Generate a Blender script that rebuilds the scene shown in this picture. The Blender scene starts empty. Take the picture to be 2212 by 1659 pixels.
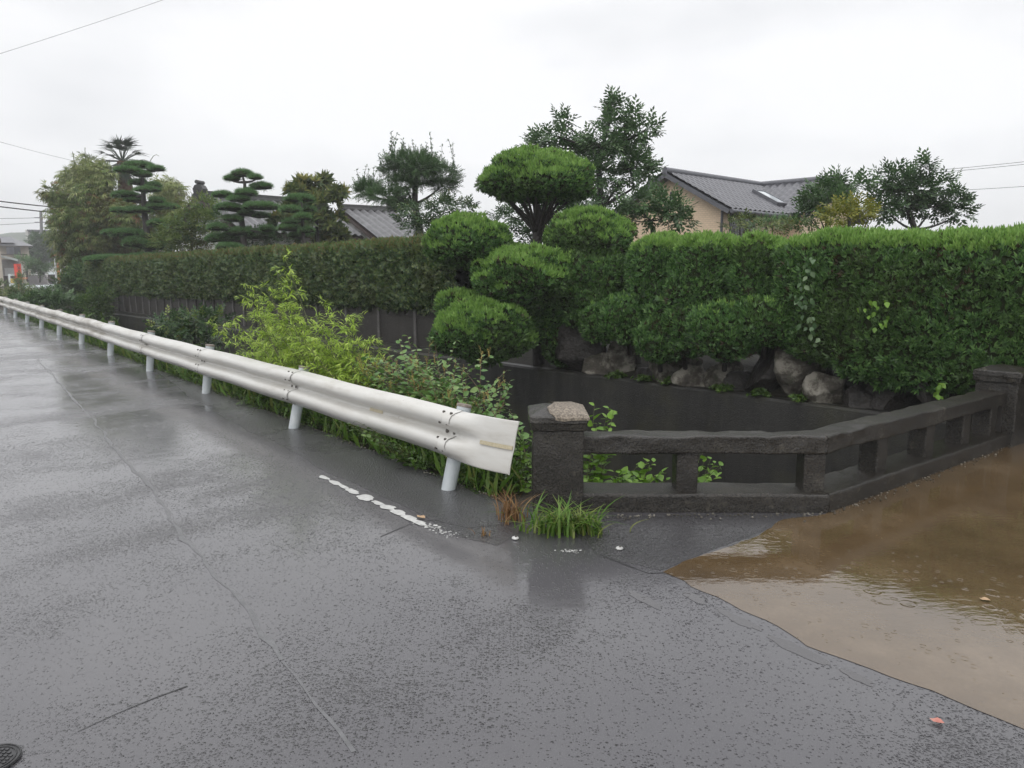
import bpy, math, random
import numpy as np
from mathutils import Vector
from mathutils.geometry import tessellate_polygon
C = bpy.context.scene
col = C.collection
rng = np.random.default_rng(11)
random.seed(5)

# ------------------------------------------------------------------ camera
H, F, PITCH = 1.65, 740.0, math.radians(8.9)
cam = bpy.data.objects.new('camera', bpy.data.cameras.new('camera'))
col.objects.link(cam)
cam.location = (0, 0, H)
cam.rotation_euler = (math.radians(90) - PITCH, 0, 0)
cam.data.sensor_fit = 'HORIZONTAL'; cam.data.sensor_width = 36
cam.data.lens = F / 1024 * 36
cam.data.clip_start = 0.05; cam.data.clip_end = 2000
C.camera = cam

# ------------------------------------------------------------------ light
SUN_EL, SUN_AZ = math.radians(44), math.radians(195)
w = bpy.data.worlds.new('World'); C.world = w; w.use_nodes = True
nt = w.node_tree; nt.nodes.clear()
def nn(t, kind, **kw):
    n = t.nodes.new(kind)
    for k, v in kw.items(): setattr(n, k, v)
    return n
out = nn(nt, 'ShaderNodeOutputWorld')
bg = nn(nt, 'ShaderNodeBackground')
sky = nn(nt, 'ShaderNodeTexSky', sky_type='NISHITA', sun_disc=False, sun_elevation=SUN_EL, sun_rotation=SUN_AZ)
bg.inputs['Strength'].default_value = 0.1
tc = nn(nt, 'ShaderNodeTexCoord')
mp = nn(nt, 'ShaderNodeMapping'); mp.inputs['Scale'].default_value = (1, 1, 2.6)
no = nn(nt, 'ShaderNodeTexNoise'); no.inputs['Scale'].default_value = 1.7; no.inputs['Detail'].default_value = 4
no.inputs['Roughness'].default_value = 0.5
cr = nn(nt, 'ShaderNodeValToRGB')
cr.color_ramp.elements[0].position = .36; cr.color_ramp.elements[0].color = (7.9, 8.02, 8.3, 1)
cr.color_ramp.elements[1].position = .62; cr.color_ramp.elements[1].color = (10.8, 10.8, 10.9, 1)
sx = nn(nt, 'ShaderNodeSeparateXYZ')
mr = nn(nt, 'ShaderNodeMapRange'); mr.inputs[1].default_value = .30; mr.inputs[2].default_value = 1
mr.inputs[3].default_value = 1.0; mr.inputs[4].default_value = 2.2
mul = nn(nt, 'ShaderNodeVectorMath', operation='SCALE')
mix = nn(nt, 'ShaderNodeMixRGB'); mix.inputs[0].default_value = .06
L = nt.links.new
L(tc.outputs['Generated'], mp.inputs[0]); L(mp.outputs[0], no.inputs['Vector']); L(no.outputs['Fac'], cr.inputs[0])
L(tc.outputs['Generated'], sx.inputs[0]); L(sx.outputs['Z'], mr.inputs[0])
L(cr.outputs[0], mul.inputs[0]); L(mr.outputs[0], mul.inputs['Scale'])
L(mul.outputs[0], mix.inputs[1]); L(sky.outputs[0], mix.inputs[2])
L(mix.outputs[0], bg.inputs[0]); L(bg.outputs[0], out.inputs[0])
sun = bpy.data.objects.new('sun', bpy.data.lights.new('sun', 'SUN')); col.objects.link(sun)
sun.data.energy = 1.1; sun.data.angle = math.radians(60); sun.data.color = (1, .97, .93)
sun.rotation_euler = (math.radians(90) - SUN_EL, 0, math.radians(180) - SUN_AZ)
C.view_settings.view_transform = 'Standard'; C.view_settings.look = 'None'
C.view_settings.exposure = 0.0; C.view_settings.gamma = 1
C.render.engine = 'CYCLES'
C.cycles.max_bounces = 6; C.cycles.diffuse_bounces = 3; C.cycles.glossy_bounces = 3
C.cycles.transmission_bounces = 4; C.cycles.volume_bounces = 2; C.cycles.transparent_max_bounces = 4
C.cycles.sample_clamp_indirect = 4
try:
    C.cycles.use_denoising = True; C.cycles.denoiser = 'OPENIMAGEDENOISE'
except Exception: pass

# ------------------------------------------------------------------ helpers
cp, sp = math.cos(PITCH), math.sin(PITCH)
K = 1024 / 2212.0
def ray(u, v):                       # direction of a picture point (measured on a 2212 px wide copy)
    xc, yc = (u * K - 512) / F, -(v * K - 384) / F
    return np.array([xc, cp + yc * sp, -sp + yc * cp])
def D(u, v, Y):
    d = ray(u, v); s = Y / d[1]
    return np.array([0, 0, H]) + d * s
def G(u, v, z=0.0):
    d = ray(u, v); s = (z - H) / d[2]
    return np.array([d[0] * s, d[1] * s, z])
def mpp(Y): return K / F * Y * 1.0    # metres per picture unit at depth Y
def on_line(u, v, P, Q):              # where the vertical plane through u meets ground line PQ
    r = ray(u, v)[:2]; P = np.array(P[:2], float); Q = np.array(Q[:2], float); e = Q - P
    A = np.array([[r[0], -e[0]], [r[1], -e[1]]]); s, t = np.linalg.solve(A, P)
    return P + e * t
def nrm(a):
    a = np.asarray(a, float); return a / np.maximum(np.linalg.norm(a, axis=-1, keepdims=True), 1e-9)
UPV = np.array([0, 0, 1.0])
def vn(P):
    P = np.asarray(P, float); i = np.floor(P); f = P - i; f = f * f * (3 - 2 * f)
    def h(dx, dy, dz):
        return (np.sin((i[:, 0] + dx) * 127.1 + (i[:, 1] + dy) * 311.7 + (i[:, 2] + dz) * 74.7) * 43758.5453) % 1
    x, y, z = f[:, 0], f[:, 1], f[:, 2]
    c00 = h(0,0,0)*(1-x)+h(1,0,0)*x; c10 = h(0,1,0)*(1-x)+h(1,1,0)*x
    c01 = h(0,0,1)*(1-x)+h(1,0,1)*x; c11 = h(0,1,1)*(1-x)+h(1,1,1)*x
    return (c00*(1-y)+c10*y)*(1-z)+(c01*(1-y)+c11*y)*z
def fbm(P, o=3):
    P = np.asarray(P, float); s = 0; a = .5
    for k in range(o): s = s + a * vn(P * 2 ** k + 17.3 * k); a *= .5
    return s / (1 - .5 ** o)

ORG = {}
class MB:
    def __init__(s): s.v = []; s.f = []; s.n = 0
    def add(s, v, f, mi=0, smooth=True):
        v = np.asarray(v, float).reshape(-1, 3); f = np.asarray(f, np.int64)
        if len(f) == 0: return
        s.f.append((f + s.n, mi, smooth)); s.v.append(v); s.n += len(v)
    def poly(s, pts, mi=0):
        s.add(pts, [list(range(len(pts)))], mi, False)
    def build(s, name, mats, parent=None):
        if not isinstance(mats, (list, tuple)): mats = [mats]
        me = bpy.data.meshes.new(name)
        v = np.concatenate(s.v)
        org = ORG.get(parent.name, np.zeros(3)) if parent else np.zeros(3)
        v = v - org
        me.vertices.add(len(v)); me.vertices.foreach_set('co', v.astype(np.float32).ravel())
        li = np.concatenate([f.ravel() for f, _, _ in s.f]).astype(np.int32)
        cnt = np.concatenate([np.full(len(f), f.shape[1]) for f, _, _ in s.f])
        me.loops.add(len(li)); me.loops.foreach_set('vertex_index', li)
        me.polygons.add(len(cnt))
        me.polygons.foreach_set('loop_start', (np.cumsum(cnt) - cnt).astype(np.int32))
        me.polygons.foreach_set('material_index', np.concatenate([np.full(len(f), m) for f, m, _ in s.f]).astype(np.int32))
        me.polygons.foreach_set('use_smooth', np.concatenate([np.full(len(f), sm) for f, _, sm in s.f]))
        me.update(calc_edges=True); me.validate()
        for m in mats: me.materials.append(m)
        o = bpy.data.objects.new(name, me); col.objects.link(o)
        if parent: o.parent = parent; ORG[o.name] = org
        return o
def thing(name, label, cat, loc, group=None):
    o = bpy.data.objects.new(name, None); col.objects.link(o)
    o.location = tuple(float(x) for x in loc); o.empty_display_size = .2
    ORG[o.name] = np.asarray(loc, float)
    o['label'] = label; o['category'] = cat
    if group: o['group'] = group
    return o
def tag(o, label, cat, group=None):
    o['label'] = label; o['category'] = cat
    if group: o['group'] = group
    return o
def struct(o, kind='structure'): o['kind'] = kind; return o

def box(mb, c, s, ax=(1, 0, 0), mi=0):      # c centre, s full size, ax horizontal x axis
    c = np.asarray(c, float); x = nrm([ax[0], ax[1], 0]); y = np.array([-x[1], x[0], 0]); h = np.asarray(s) / 2
    v = [c + x * h[0] * a + y * h[1] * b + UPV * h[2] * d for d in (-1, 1) for b in (-1, 1) for a in (-1, 1)]
    mb.add(v, [[0,2,3,1],[4,5,7,6],[0,1,5,4],[2,6,7,3],[0,4,6,2],[1,3,7,5]], mi, False)
def tube(mb, pts, rad, n=6, mi=0, cap=True):
    pts = np.asarray(pts, float); m = len(pts); rad = np.broadcast_to(np.asarray(rad, float), (m,))
    t = nrm(np.gradient(pts, axis=0)); ref = np.array([.31, .95, .05]) if abs(t[0][2]) > .6 else UPV
    a = nrm(np.cross(t, ref)); b = np.cross(t, a)
    th = np.arange(n) * 2 * math.pi / n
    v = pts[:, None] + rad[:, None, None] * (a[:, None] * np.cos(th)[None, :, None] + b[:, None] * np.sin(th)[None, :, None])
    f = [[i*n+j, i*n+(j+1) % n, (i+1)*n+(j+1) % n, (i+1)*n+j] for i in range(m-1) for j in range(n)]
    mb.add(v.reshape(-1, 3), f, mi)
    if cap:
        mb.add(v[-1], [list(range(n))], mi, False); mb.add(v[0][::-1], [list(range(n))], mi, False)
def bez(a, b, c, n=8):
    t = np.linspace(0, 1, n)[:, None]
    return (1-t)**2*np.asarray(a) + 2*t*(1-t)*np.asarray(b) + t*t*np.asarray(c)
def grid(nu, nv, closed=False):
    i = np.arange(nu - 1)[:, None]; j = np.arange(nv if closed else nv - 1)[None]
    j2 = (j + 1) % nv
    return np.stack([i*nv+j, (i+1)*nv+j, (i+1)*nv+j2, i*nv+j2], -1).reshape(-1, 4)
def sweep(mb, frames, sec, mi=0, amp=0.0, sc=6.0, seed=0, smooth=False, cap=True):
    """sec: list of (across, up); frames: list of (origin, across dir, up dir)"""
    sec = np.asarray(sec, float); V = []
    for o, a, b in frames: V.append(np.asarray(o) + sec[:, :1] * np.asarray(a) + sec[:, 1:] * np.asarray(b))
    V = np.array(V); nu, nv = V.shape[:2]; v = V.reshape(-1, 3)
    if amp:
        q = v * sc + seed
        v = v + amp * 2 * (np.stack([fbm(q), fbm(q + 31.7), fbm(q + 77.1)], -1) - .5)
    mb.add(v, grid(nu, nv, True)[:, ::-1], mi, smooth)
    if cap:
        mb.add(v[:nv], [list(range(nv))], mi, False); mb.add(v[-nv:][::-1], [list(range(nv))], mi, False)
def rsec(w, h, z0=0.0, n=4, r=.018, sub=3):   # rounded rectangle section centred across, subdivided sides
    pts = []
    cs = [(w/2-r, z0+r, -90), (w/2-r, z0+h-r, 0), (-w/2+r, z0+h-r, 90), (-w/2+r, z0+r, 180)]
    for k, (x, z, a0) in enumerate(cs):
        for i in range(n):
            a = math.radians(a0 + 90*i/(n-1)); pts.append((x + r*math.cos(a), z + r*math.sin(a)))
        x2, z2, a2 = cs[(k+1) % 4]; p = pts[-1]; a = math.radians(a2); q = (x2 + r*math.cos(a), z2 + r*math.sin(a))
        for i in range(1, sub+1):
            t = i/(sub+1); pts.append((p[0]+(q[0]-p[0])*t, p[1]+(q[1]-p[1])*t))
    return pts

# ------------------------------------------------------------------ materials
def newmat(name):
    m = bpy.data.materials.new(name); m.use_nodes = True; t = m.node_tree
    b = t.nodes['Principled BSDF']; return m, t, b
def geo(t): return nn(t, 'ShaderNodeNewGeometry').outputs['Position']
def noise(t, scale, detail=4, rough=.55, vec=None):
    n = nn(t, 'ShaderNodeTexNoise'); n.inputs['Scale'].default_value = scale
    n.inputs['Detail'].default_value = detail; n.inputs['Roughness'].default_value = rough
    t.links.new(vec if vec else geo(t), n.inputs['Vector']); return n.outputs['Fac']
def ramp(t, fac, stops):
    r = nn(t, 'ShaderNodeValToRGB'); e = r.color_ramp.elements
    while len(e) < len(stops): e.new(.5)
    for k, (p, c) in enumerate(stops):
        e[k].position = p; e[k].color = (*c, 1) if len(c) == 3 else c
    t.links.new(fac, r.inputs[0]); return r.outputs[0]
def mixc(t, fac, a, b, mode='MIX'):
    m = nn(t, 'ShaderNodeMixRGB', blend_type=mode)
    for k, x in ((0, fac), (1, a), (2, b)):
        if isinstance(x, (int, float)): m.inputs[k].default_value = x
        elif isinstance(x, tuple): m.inputs[k].default_value = (*x, 1)
        else: t.links.new(x, m.inputs[k])
    return m.outputs[0]
def bump(t, b, height, strength=.3, dist=.01, prev=None):
    n = nn(t, 'ShaderNodeBump'); n.inputs['Strength'].default_value = strength; n.inputs['Distance'].default_value = dist
    t.links.new(height, n.inputs['Height'])
    if prev is not None: t.links.new(prev, n.inputs['Normal'])
    if b is not None: t.links.new(n.outputs[0], b.inputs['Normal'])
    return n.outputs[0]
def mth(t, op, a, b=None, c=None):
    m = nn(t, 'ShaderNodeMath', operation=op)
    for k, x in enumerate((a, b, c)):
        if x is None: continue
        if isinstance(x, (int, float)): m.inputs[k].default_value = x
        else: t.links.new(x, m.inputs[k])
    return m.outputs[0]
def surf(name, c1, c2, rough=.6, scale=6, bscale=60, bstr=.3, bdist=.01, c3=None, spec=.5):
    m, t, b = newmat(name)
    st = [(.3, c1), (.7, c2)] + ([(.85, c3)] if c3 else [])
    t.links.new(ramp(t, noise(t, scale, 6, .62), st), b.inputs['Base Color'])
    b.inputs['Roughness'].default_value = rough; b.inputs['Specular IOR Level'].default_value = spec
    if bstr: bump(t, b, noise(t, bscale, 5, .6), bstr, bdist)
    return m
def leafmat(name, c1, c2, c3, rough=.38, tr=.22, ns=1.2, alt=None):
    m, t, b = newmat(name)
    g = nn(t, 'ShaderNodeNewGeometry')
    c = ramp(t, g.outputs['Random Per Island'], [(0, c1), (.5, c2), (1, c3)])
    if alt:
        f = ramp(t, noise(t, ns, 3), [(.5, (0, 0, 0)), (.68, (1, 1, 1))]); c = mixc(t, mth(t, 'MULTIPLY', f, .55), c, alt)
    t.links.new(c, b.inputs['Base Color']); b.inputs['Roughness'].default_value = rough
    b.inputs['Specular IOR Level'].default_value = .35
    tl = nn(t, 'ShaderNodeBsdfTranslucent'); t.links.new(c, tl.inputs[0])
    ms = nn(t, 'ShaderNodeMixShader'); ms.inputs[0].default_value = tr
    t.links.new(b.outputs[0], ms.inputs[1]); t.links.new(tl.outputs[0], ms.inputs[2])
    t.links.new(ms.outputs[0], t.nodes['Material Output'].inputs[0]); return m
def rings(t, scale, freq=70, thresh=.55, rad=.3):
    """rain rings: height 0..1 around random cell points"""
    vo = nn(t, 'ShaderNodeTexVoronoi', voronoi_dimensions='2D'); vo.inputs['Scale'].default_value = scale
    t.links.new(geo(t), vo.inputs['Vector'])
    d = vo.outputs['Distance']
    sc = nn(t, 'ShaderNodeSeparateColor'); t.links.new(vo.outputs['Color'], sc.inputs[0])
    on = mth(t, 'GREATER_THAN', sc.outputs[0], thresh)
    rr = mth(t, 'MULTIPLY', sc.outputs[1], rad)
    e = mth(t, 'ABSOLUTE', mth(t, 'SUBTRACT', d, mth(t, 'ADD', rr, .06)))
    e = mth(t, 'MULTIPLY', e, 14.0)
    g = mth(t, 'MAXIMUM', mth(t, 'SUBTRACT', 1.0, e), 0.0)
    return mth(t, 'MULTIPLY', g, on)

M = {}
# wet asphalt
def stones(t, scale, keep, r):
    vo = nn(t, 'ShaderNodeTexVoronoi', voronoi_dimensions='2D'); vo.inputs['Scale'].default_value = scale; vo.inputs['Randomness'].default_value = 1
    wv = nn(t, 'ShaderNodeVectorMath', operation='ADD'); nz = nn(t, 'ShaderNodeTexNoise'); nz.inputs['Scale'].default_value = scale*1.3
    t.links.new(geo(t), nz.inputs['Vector']); sc_ = nn(t, 'ShaderNodeVectorMath', operation='SCALE'); sc_.inputs['Scale'].default_value = .5/scale
    t.links.new(nz.outputs['Color'], sc_.inputs[0]); t.links.new(geo(t), wv.inputs[0]); t.links.new(sc_.outputs[0], wv.inputs[1]); t.links.new(wv.outputs[0], vo.inputs['Vector'])
    se = nn(t, 'ShaderNodeSeparateColor'); t.links.new(vo.outputs['Color'], se.inputs[0])
    rr = mth(t, 'MULTIPLY', mth(t, 'ADD', .4, se.outputs[1]), r)
    h = mth(t, 'MAXIMUM', mth(t, 'SUBTRACT', 1.0, mth(t, 'DIVIDE', vo.outputs['Distance'], rr)), 0.0)
    return h, se.outputs[0]
def asphalt(name, off, dark=1.0, hgt=.006):
    m, t, b = newmat(name); M_ = m
    mr_ = nn(t, 'ShaderNodeMapping'); mr_.inputs['Rotation'].default_value = (0, 0, math.radians(39.7)); t.links.new(geo(t), mr_.inputs[0])
    ms_ = nn(t, 'ShaderNodeMapping'); ms_.inputs['Scale'].default_value = (1.0, .16, 1); t.links.new(mr_.outputs[0], ms_.inputs[0])
    big = noise(t, .75, 3, .55, ms_.outputs[0]); mid = noise(t, 1.7, 5, .65)
    base = ramp(t, noise(t, 210, 2, .5), [(.35, (.026*dark, .025*dark, .028*dark)), (.62, (.046*dark, .042*dark, .050*dark)), (.74, (.10*dark,)*3), (.8, (.22, .21, .20))])
    base = mixc(t, mth(t, 'MULTIPLY', ramp(t, noise(t, .9, 5, .6), [(.4, (0, 0, 0)), (.65, (1, 1, 1))]), .45), base, (.07*dark, .068*dark, .072*dark))
    t.links.new(base, b.inputs['Base Color'])
    wet = ramp(t, mth(t, 'ADD', mixc(t, .42, big, mid), off), [(.41, (0, 0, 0)), (.49, (.65,)*3), (.57, (1, 1, 1))])
    b.inputs['Roughness'].default_value = .45
    b.inputs['Coat Weight'].default_value = 1; b.inputs['Coat IOR'].default_value = 1.46
    t.links.new(ramp(t, wet, [(0, (.30,)*3), (.6, (.17,)*3), (1, (.08,)*3)]), b.inputs['Coat Roughness'])
    hA, idA = stones(t, 40, .5, .34); hB, idB = stones(t, 95, .5, .42); hC, idC = stones(t, 62, .5, .36)
    lim = mth(t, 'ADD', .30, mth(t, 'MULTIPLY', wet, .66)); limB = mth(t, 'ADD', .10, mth(t, 'MULTIPLY', wet, .75))
    hh = mth(t, 'MULTIPLY', hA, mth(t, 'GREATER_THAN', idA, mth(t, 'ADD', lim, .14)))
    hh = mth(t, 'ADD', hh, mth(t, 'MULTIPLY', mth(t, 'MULTIPLY', hB, mth(t, 'GREATER_THAN', idB, limB)), .45))
    hh = mth(t, 'ADD', hh, mth(t, 'MULTIPLY', mth(t, 'MULTIPLY', hC, mth(t, 'GREATER_THAN', idC, lim)), .75))
    n1 = bump(t, None, hh, 1.0, hgt)
    t.links.new(n1, b.inputs['Normal'])
    cn = bump(t, None, rings(t, 7, thresh=.86, rad=.22), .12, .005, n1)
    cn = bump(t, None, noise(t, 9, 4, .6), .14, .010, cn)
    t.links.new(cn, b.inputs['Coat Normal']); return m
M['asphalt'] = asphalt('wet_asphalt', .0)
M['patch'] = asphalt('rough_shoulder_asphalt', -.12, .7, .012)
# puddled brown concrete deck
m, t, b = newmat('puddled_concrete'); M['deck'] = m
c = ramp(t, noise(t, 1.6, 5, .6), [(.3, (.060, .036, .013)), (.55, (.105, .068, .030)), (.75, (.17, .12, .068))])
c = mixc(t, mth(t, 'MULTIPLY', noise(t, 55, 3), .5), c, (.035, .02, .009))
t.links.new(c, b.inputs['Base Color']); b.inputs['Roughness'].default_value = .75; b.inputs['Specular IOR Level'].default_value = .1
b.inputs['Coat Weight'].default_value = 1; b.inputs['Coat Roughness'].default_value = .03; b.inputs['Coat IOR'].default_value = 1.75
msk = ramp(t, noise(t, 1.3, 2), [(.42, (0, 0, 0)), (.6, (1, 1, 1))])
r1 = bump(t, None, mth(t, 'MULTIPLY', rings(t, 8, thresh=.7, rad=.35), msk), .07, .005)
r2 = bump(t, None, rings(t, 17, thresh=.72, rad=.25), .10, .003, r1)
st_ = nn(t, 'ShaderNodeMapping'); st_.inputs['Scale'].default_value = (1, 2.2, 1); t.links.new(geo(t), st_.inputs[0])
r3 = bump(t, None, noise(t, 11, 3, .5, st_.outputs[0]), .10, .008, r2)
t.links.new(r3, b.inputs['Coat Normal'])
M['seal'] = surf('joint_sealant', (.085, .085, .088), (.13, .13, .135), .3, 20, 120, .3)
M['crack'] = surf('crack_filler', (.012, .012, .013), (.02, .02, .02), .5, 20, 120, .3)
M['white_line'] = surf('road_paint', (.34, .34, .33), (.56, .56, .54), .35, 30, 160, .3, .004)
M['soil'] = surf('wet_soil', (.02, .016, .010), (.05, .04, .025), .7, 5, 30, .6, .03)
M['moss'] = surf('bank_soil', (.010, .008, .005), (.022, .02, .009), .8, 4, 25, .7, .04)
# dark wet concrete
def wetconc(name, a, b_, c3, rough, streak=0.0, algae=None):
    m, t, b = newmat(name)
    n = noise(t, 3.2, 6, .65); c = ramp(t, n, [(.3, a), (.55, b_), (.78, c3)])
    c = mixc(t, ramp(t, noise(t, 75, 3, .6), [(.42, (0, 0, 0)), (.62, (.8,)*3)]), c, tuple(x * .4 for x in a))
    c = mixc(t, ramp(t, noise(t, 9, 6, .7), [(.60, (0, 0, 0)), (.70, (.55,)*3)]), c, tuple(x * 1.5 for x in c3))
    if algae:
        c = mixc(t, ramp(t, noise(t, 1.1, 5, .65), [(.48, (0, 0, 0)), (.66, (.8, .8, .8))]), c, algae)
    if streak:
        mp = nn(t, 'ShaderNodeMapping'); mp.inputs['Scale'].default_value = (3.2, 3.2, .3); t.links.new(geo(t), mp.inputs[0])
        s = ramp(t, noise(t, 1.6, 5, .6, mp.outputs[0]), [(.42, (0, 0, 0)), (.7, (1, 1, 1))])
        c = mixc(t, mth(t, 'MULTIPLY', s, streak), c, c3)
    t.links.new(c, b.inputs['Base Color']); b.inputs['Roughness'].default_value = rough
    bump(t, b, mixc(t, .45, noise(t, 70, 4, .65), noise(t, 12, 6, .65)), .9, .016); return m
M['parapet'] = wetconc('dark_weathered_concrete', (.014, .012, .009), (.027, .023, .018), (.058, .052, .040), .25)
M['capstone'] = wetconc('bare_capstone', (.14, .115, .085), (.24, .20, .155), (.32, .28, .22), .6)
M['canalwall'] = wetconc('stained_canal_concrete', (.014, .0135, .013), (.022, .021, .019), (.05, .049, .043), .42, .45, (.032, .031, .016))
M['panel'] = wetconc('old_concrete_panel', (.014, .011, .009), (.026, .022, .018), (.045, .04, .034), .6, .3)
M['fpost'] = wetconc('pale_concrete_post', (.07, .065, .06), (.11, .105, .10), (.16, .155, .15), .6)
# rock
m, t, b = newmat('lichen_rock'); M['rock'] = m
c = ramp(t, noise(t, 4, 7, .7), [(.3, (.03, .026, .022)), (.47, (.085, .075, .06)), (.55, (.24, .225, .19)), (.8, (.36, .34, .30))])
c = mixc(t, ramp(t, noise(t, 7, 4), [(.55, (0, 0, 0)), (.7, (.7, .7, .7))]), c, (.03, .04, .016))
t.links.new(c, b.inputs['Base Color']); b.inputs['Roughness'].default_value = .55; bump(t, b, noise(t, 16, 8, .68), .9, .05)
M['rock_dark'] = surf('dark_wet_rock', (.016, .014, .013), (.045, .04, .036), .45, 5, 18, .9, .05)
# guardrail paint
def paint(name, dirt):
    m, t, b = newmat(name)
    mp = nn(t, 'ShaderNodeMapping'); mp.inputs['Scale'].default_value = (1.5, 1.5, 9); t.links.new(geo(t), mp.inputs[0])
    n = noise(t, 1.3, 6, .65, mp.outputs[0])
    c = ramp(t, n, [(.22 + .16*dirt, (.36 - .10*dirt, .34 - .10*dirt, .30 - .10*dirt)), (.46 + .16*dirt, (.49, .48, .45)), (.8, (.57, .57, .55))])
    sp_ = ramp(t, noise(t, 7, 6, .7, mp.outputs[0]) if dirt else noise(t, 9, 6, .7), [(.665 - .09*dirt, (0, 0, 0)), (.73 - .05*dirt, (1, 1, 1))])
    c = mixc(t, mth(t, 'MULTIPLY', sp_, .75), c, (.16, .075, .035))
    t.links.new(c, b.inputs['Base Color']); b.inputs['Roughness'].default_value = .32
    return m
M['rail'] = paint('chalky_white_paint', 0.0); M['rail_dirty'] = paint('dirty_white_paint', 1.0)
M['post'] = surf('grey_white_paint', (.36, .40, .42), (.48, .51, .52), .4, 9, 60, .1)
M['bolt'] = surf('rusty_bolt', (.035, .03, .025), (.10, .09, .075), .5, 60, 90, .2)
M['cap'] = surf('rusted_cap', (.10, .075, .055), (.22, .19, .165), .5, 40, 90, .2)
M['reflector'] = surf('faded_reflector', (.36, .31, .20), (.47, .42, .30), .4, 60, 300, .2)
# foliage
M['juniper'] = leafmat('juniper_foliage', (.028, .076, .019), (.068, .155, .038), (.135, .25, .066), .45, .22, 1.1, (.060, .085, .022))
M['juniper_tip'] = leafmat('juniper_fresh_tips', (.12, .24, .045), (.17, .31, .062), (.235, .37, .09), .45, .25)
M['juniper_core'] = surf('juniper_twigs', (.014, .018, .007), (.022, .034, .011), .9, 8, 30, .3, spec=.1)
M['juniper_brown'] = leafmat('juniper_brown', (.035, .022, .010), (.05, .032, .014), (.03, .03, .012), .6, .1)
M['hedge'] = leafmat('clipped_hedge_leaves', (.020, .050, .016), (.050, .10, .030), (.15, .19, .055), .33, .25, 1.4, (.075, .085, .024))
M['hedge_tip'] = leafmat('bronze_hedge_tips', (.16, .11, .04), (.10, .14, .045), (.08, .15, .042), .4, .25)
M['pine'] = leafmat('pine_needles', (.042, .105, .032), (.080, .175, .055), (.13, .24, .08), .5, .1)
M['bark'] = surf('wet_bark', (.010, .008, .007), (.028, .022, .018), .6, 9, 25, .8, .03)
M['palebark'] = surf('grey_bark', (.06, .05, .04), (.11, .10, .085), .6, 9, 25, .8, .03)
M['broad'] = leafmat('broad_leaves', (.030, .075, .022), (.058, .12, .038), (.10, .17, .065), .33, .2)
M['broad_dark'] = leafmat('dark_broad_leaves', (.022, .055, .018), (.042, .088, .030), (.075, .13, .05), .33, .15)
M['broad_pale'] = leafmat('pale_broad_leaves', (.05, .10, .04), (.085, .15, .065), (.14, .20, .10), .33, .25)
M['loquat'] = leafmat('bronze_green_leaves', (.042, .08, .024), (.09, .13, .038), (.17, .19, .055), .35, .2)
M['bronze_tip'] = leafmat('bronze_leaf_tips', (.20, .20, .055), (.28, .26, .075), (.17, .22, .06), .35, .25)
M['yellow'] = leafmat('yellow_green_leaves', (.10, .13, .015), (.17, .19, .022), (.25, .23, .03), .4, .3)
M['bamboo'] = leafmat('bamboo_leaves', (.055, .105, .018), (.11, .17, .034), (.18, .24, .06), .45, .3, .5, (.15, .095, .03))
M['bamboo_pale'] = leafmat('pale_bamboo_leaves', (.16, .21, .06), (.25, .30, .10), (.35, .37, .16), .45, .35)
M['rust'] = leafmat('rusty_bamboo_leaves', (.16, .075, .025), (.20, .12, .04), (.12, .08, .03), .5, .3)
M['bamboo_fresh'] = leafmat('fresh_bamboo_leaves', (.21, .34, .035), (.34, .49, .062), (.48, .60, .12), .4, .35)
M['knot'] = leafmat('knotweed_leaves', (.065, .15, .036), (.115, .22, .055), (.19, .29, .09), .33, .25)
M['knot_red'] = leafmat('reddish_leaves', (.19, .19, .05), (.18, .23, .06), (.14, .23, .05), .4, .25)
M['flower'] = leafmat('flower_spikes', (.40, .30, .09), (.48, .38, .14), (.34, .22, .07), .6, .3)
M['redstem'] = surf('red_brown_stem', (.07, .04, .018), (.11, .065, .028), .45, 20, 60, .1)
M['greenstem'] = surf('green_stem', (.06, .08, .02), (.10, .10, .03), .5, 20, 60, .1)
M['weed'] = leafmat('weed_leaves', (.035, .075, .012), (.065, .13, .022), (.12, .19, .04), .4, .25)
M['fresh'] = leafmat('fresh_green_leaves', (.09, .19, .018), (.14, .27, .03), (.20, .34, .05), .36, .35)
M['grass'] = leafmat('grass_blades', (.06, .14, .018), (.11, .21, .03), (.20, .22, .06), .42, .3)
M['deadgrass'] = leafmat('dry_grass', (.15, .075, .03), (.22, .12, .05), (.28, .18, .08), .6, .3)
M['palm'] = leafmat('palm_fronds', (.022, .035, .022), (.034, .052, .034), (.055, .07, .045), .4, .1)
M['palmtrunk'] = surf('fibrous_palm_trunk', (.07, .035, .022), (.13, .075, .05), .8, 6, 14, .9, .05)
# buildings
M['tile'] = surf('grey_roof_tile', (.050, .050, .058), (.095, .095, .108), .32, 3, 30, .1)
M['tile_old'] = surf('old_roof_tile', (.045, .045, .048), (.13, .13, .135), .42, 4, 30, .15)
M['ridge'] = surf('dark_ridge_tile', (.025, .025, .026), (.06, .06, .06), .5, 6, 20, .4)
M['plaster'] = surf('white_plaster', (.50, .50, .48), (.62, .62, .60), .8, 2, 40, .1)
M['wood_dark'] = surf('dark_timber', (.030, .020, .017), (.06, .042, .036), .6, 8, 30, .3)
m, t, b = newmat('beige_tile_siding'); M['beige'] = m
br = nn(t, 'ShaderNodeTexBrick'); br.inputs['Scale'].default_value = 4.0
br.inputs['Color1'].default_value = (.68, .53, .38, 1); br.inputs['Color2'].default_value = (.62, .48, .34, 1); br.inputs['Mortar'].default_value = (.50, .39, .27, 1)
br.inputs['Mortar Size'].default_value = .02
ge = nn(t, 'ShaderNodeTexCoord'); mp_ = nn(t, 'ShaderNodeMapping'); mp_.inputs['Rotation'].default_value = (math.radians(90), 0, math.radians(-47))
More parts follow.
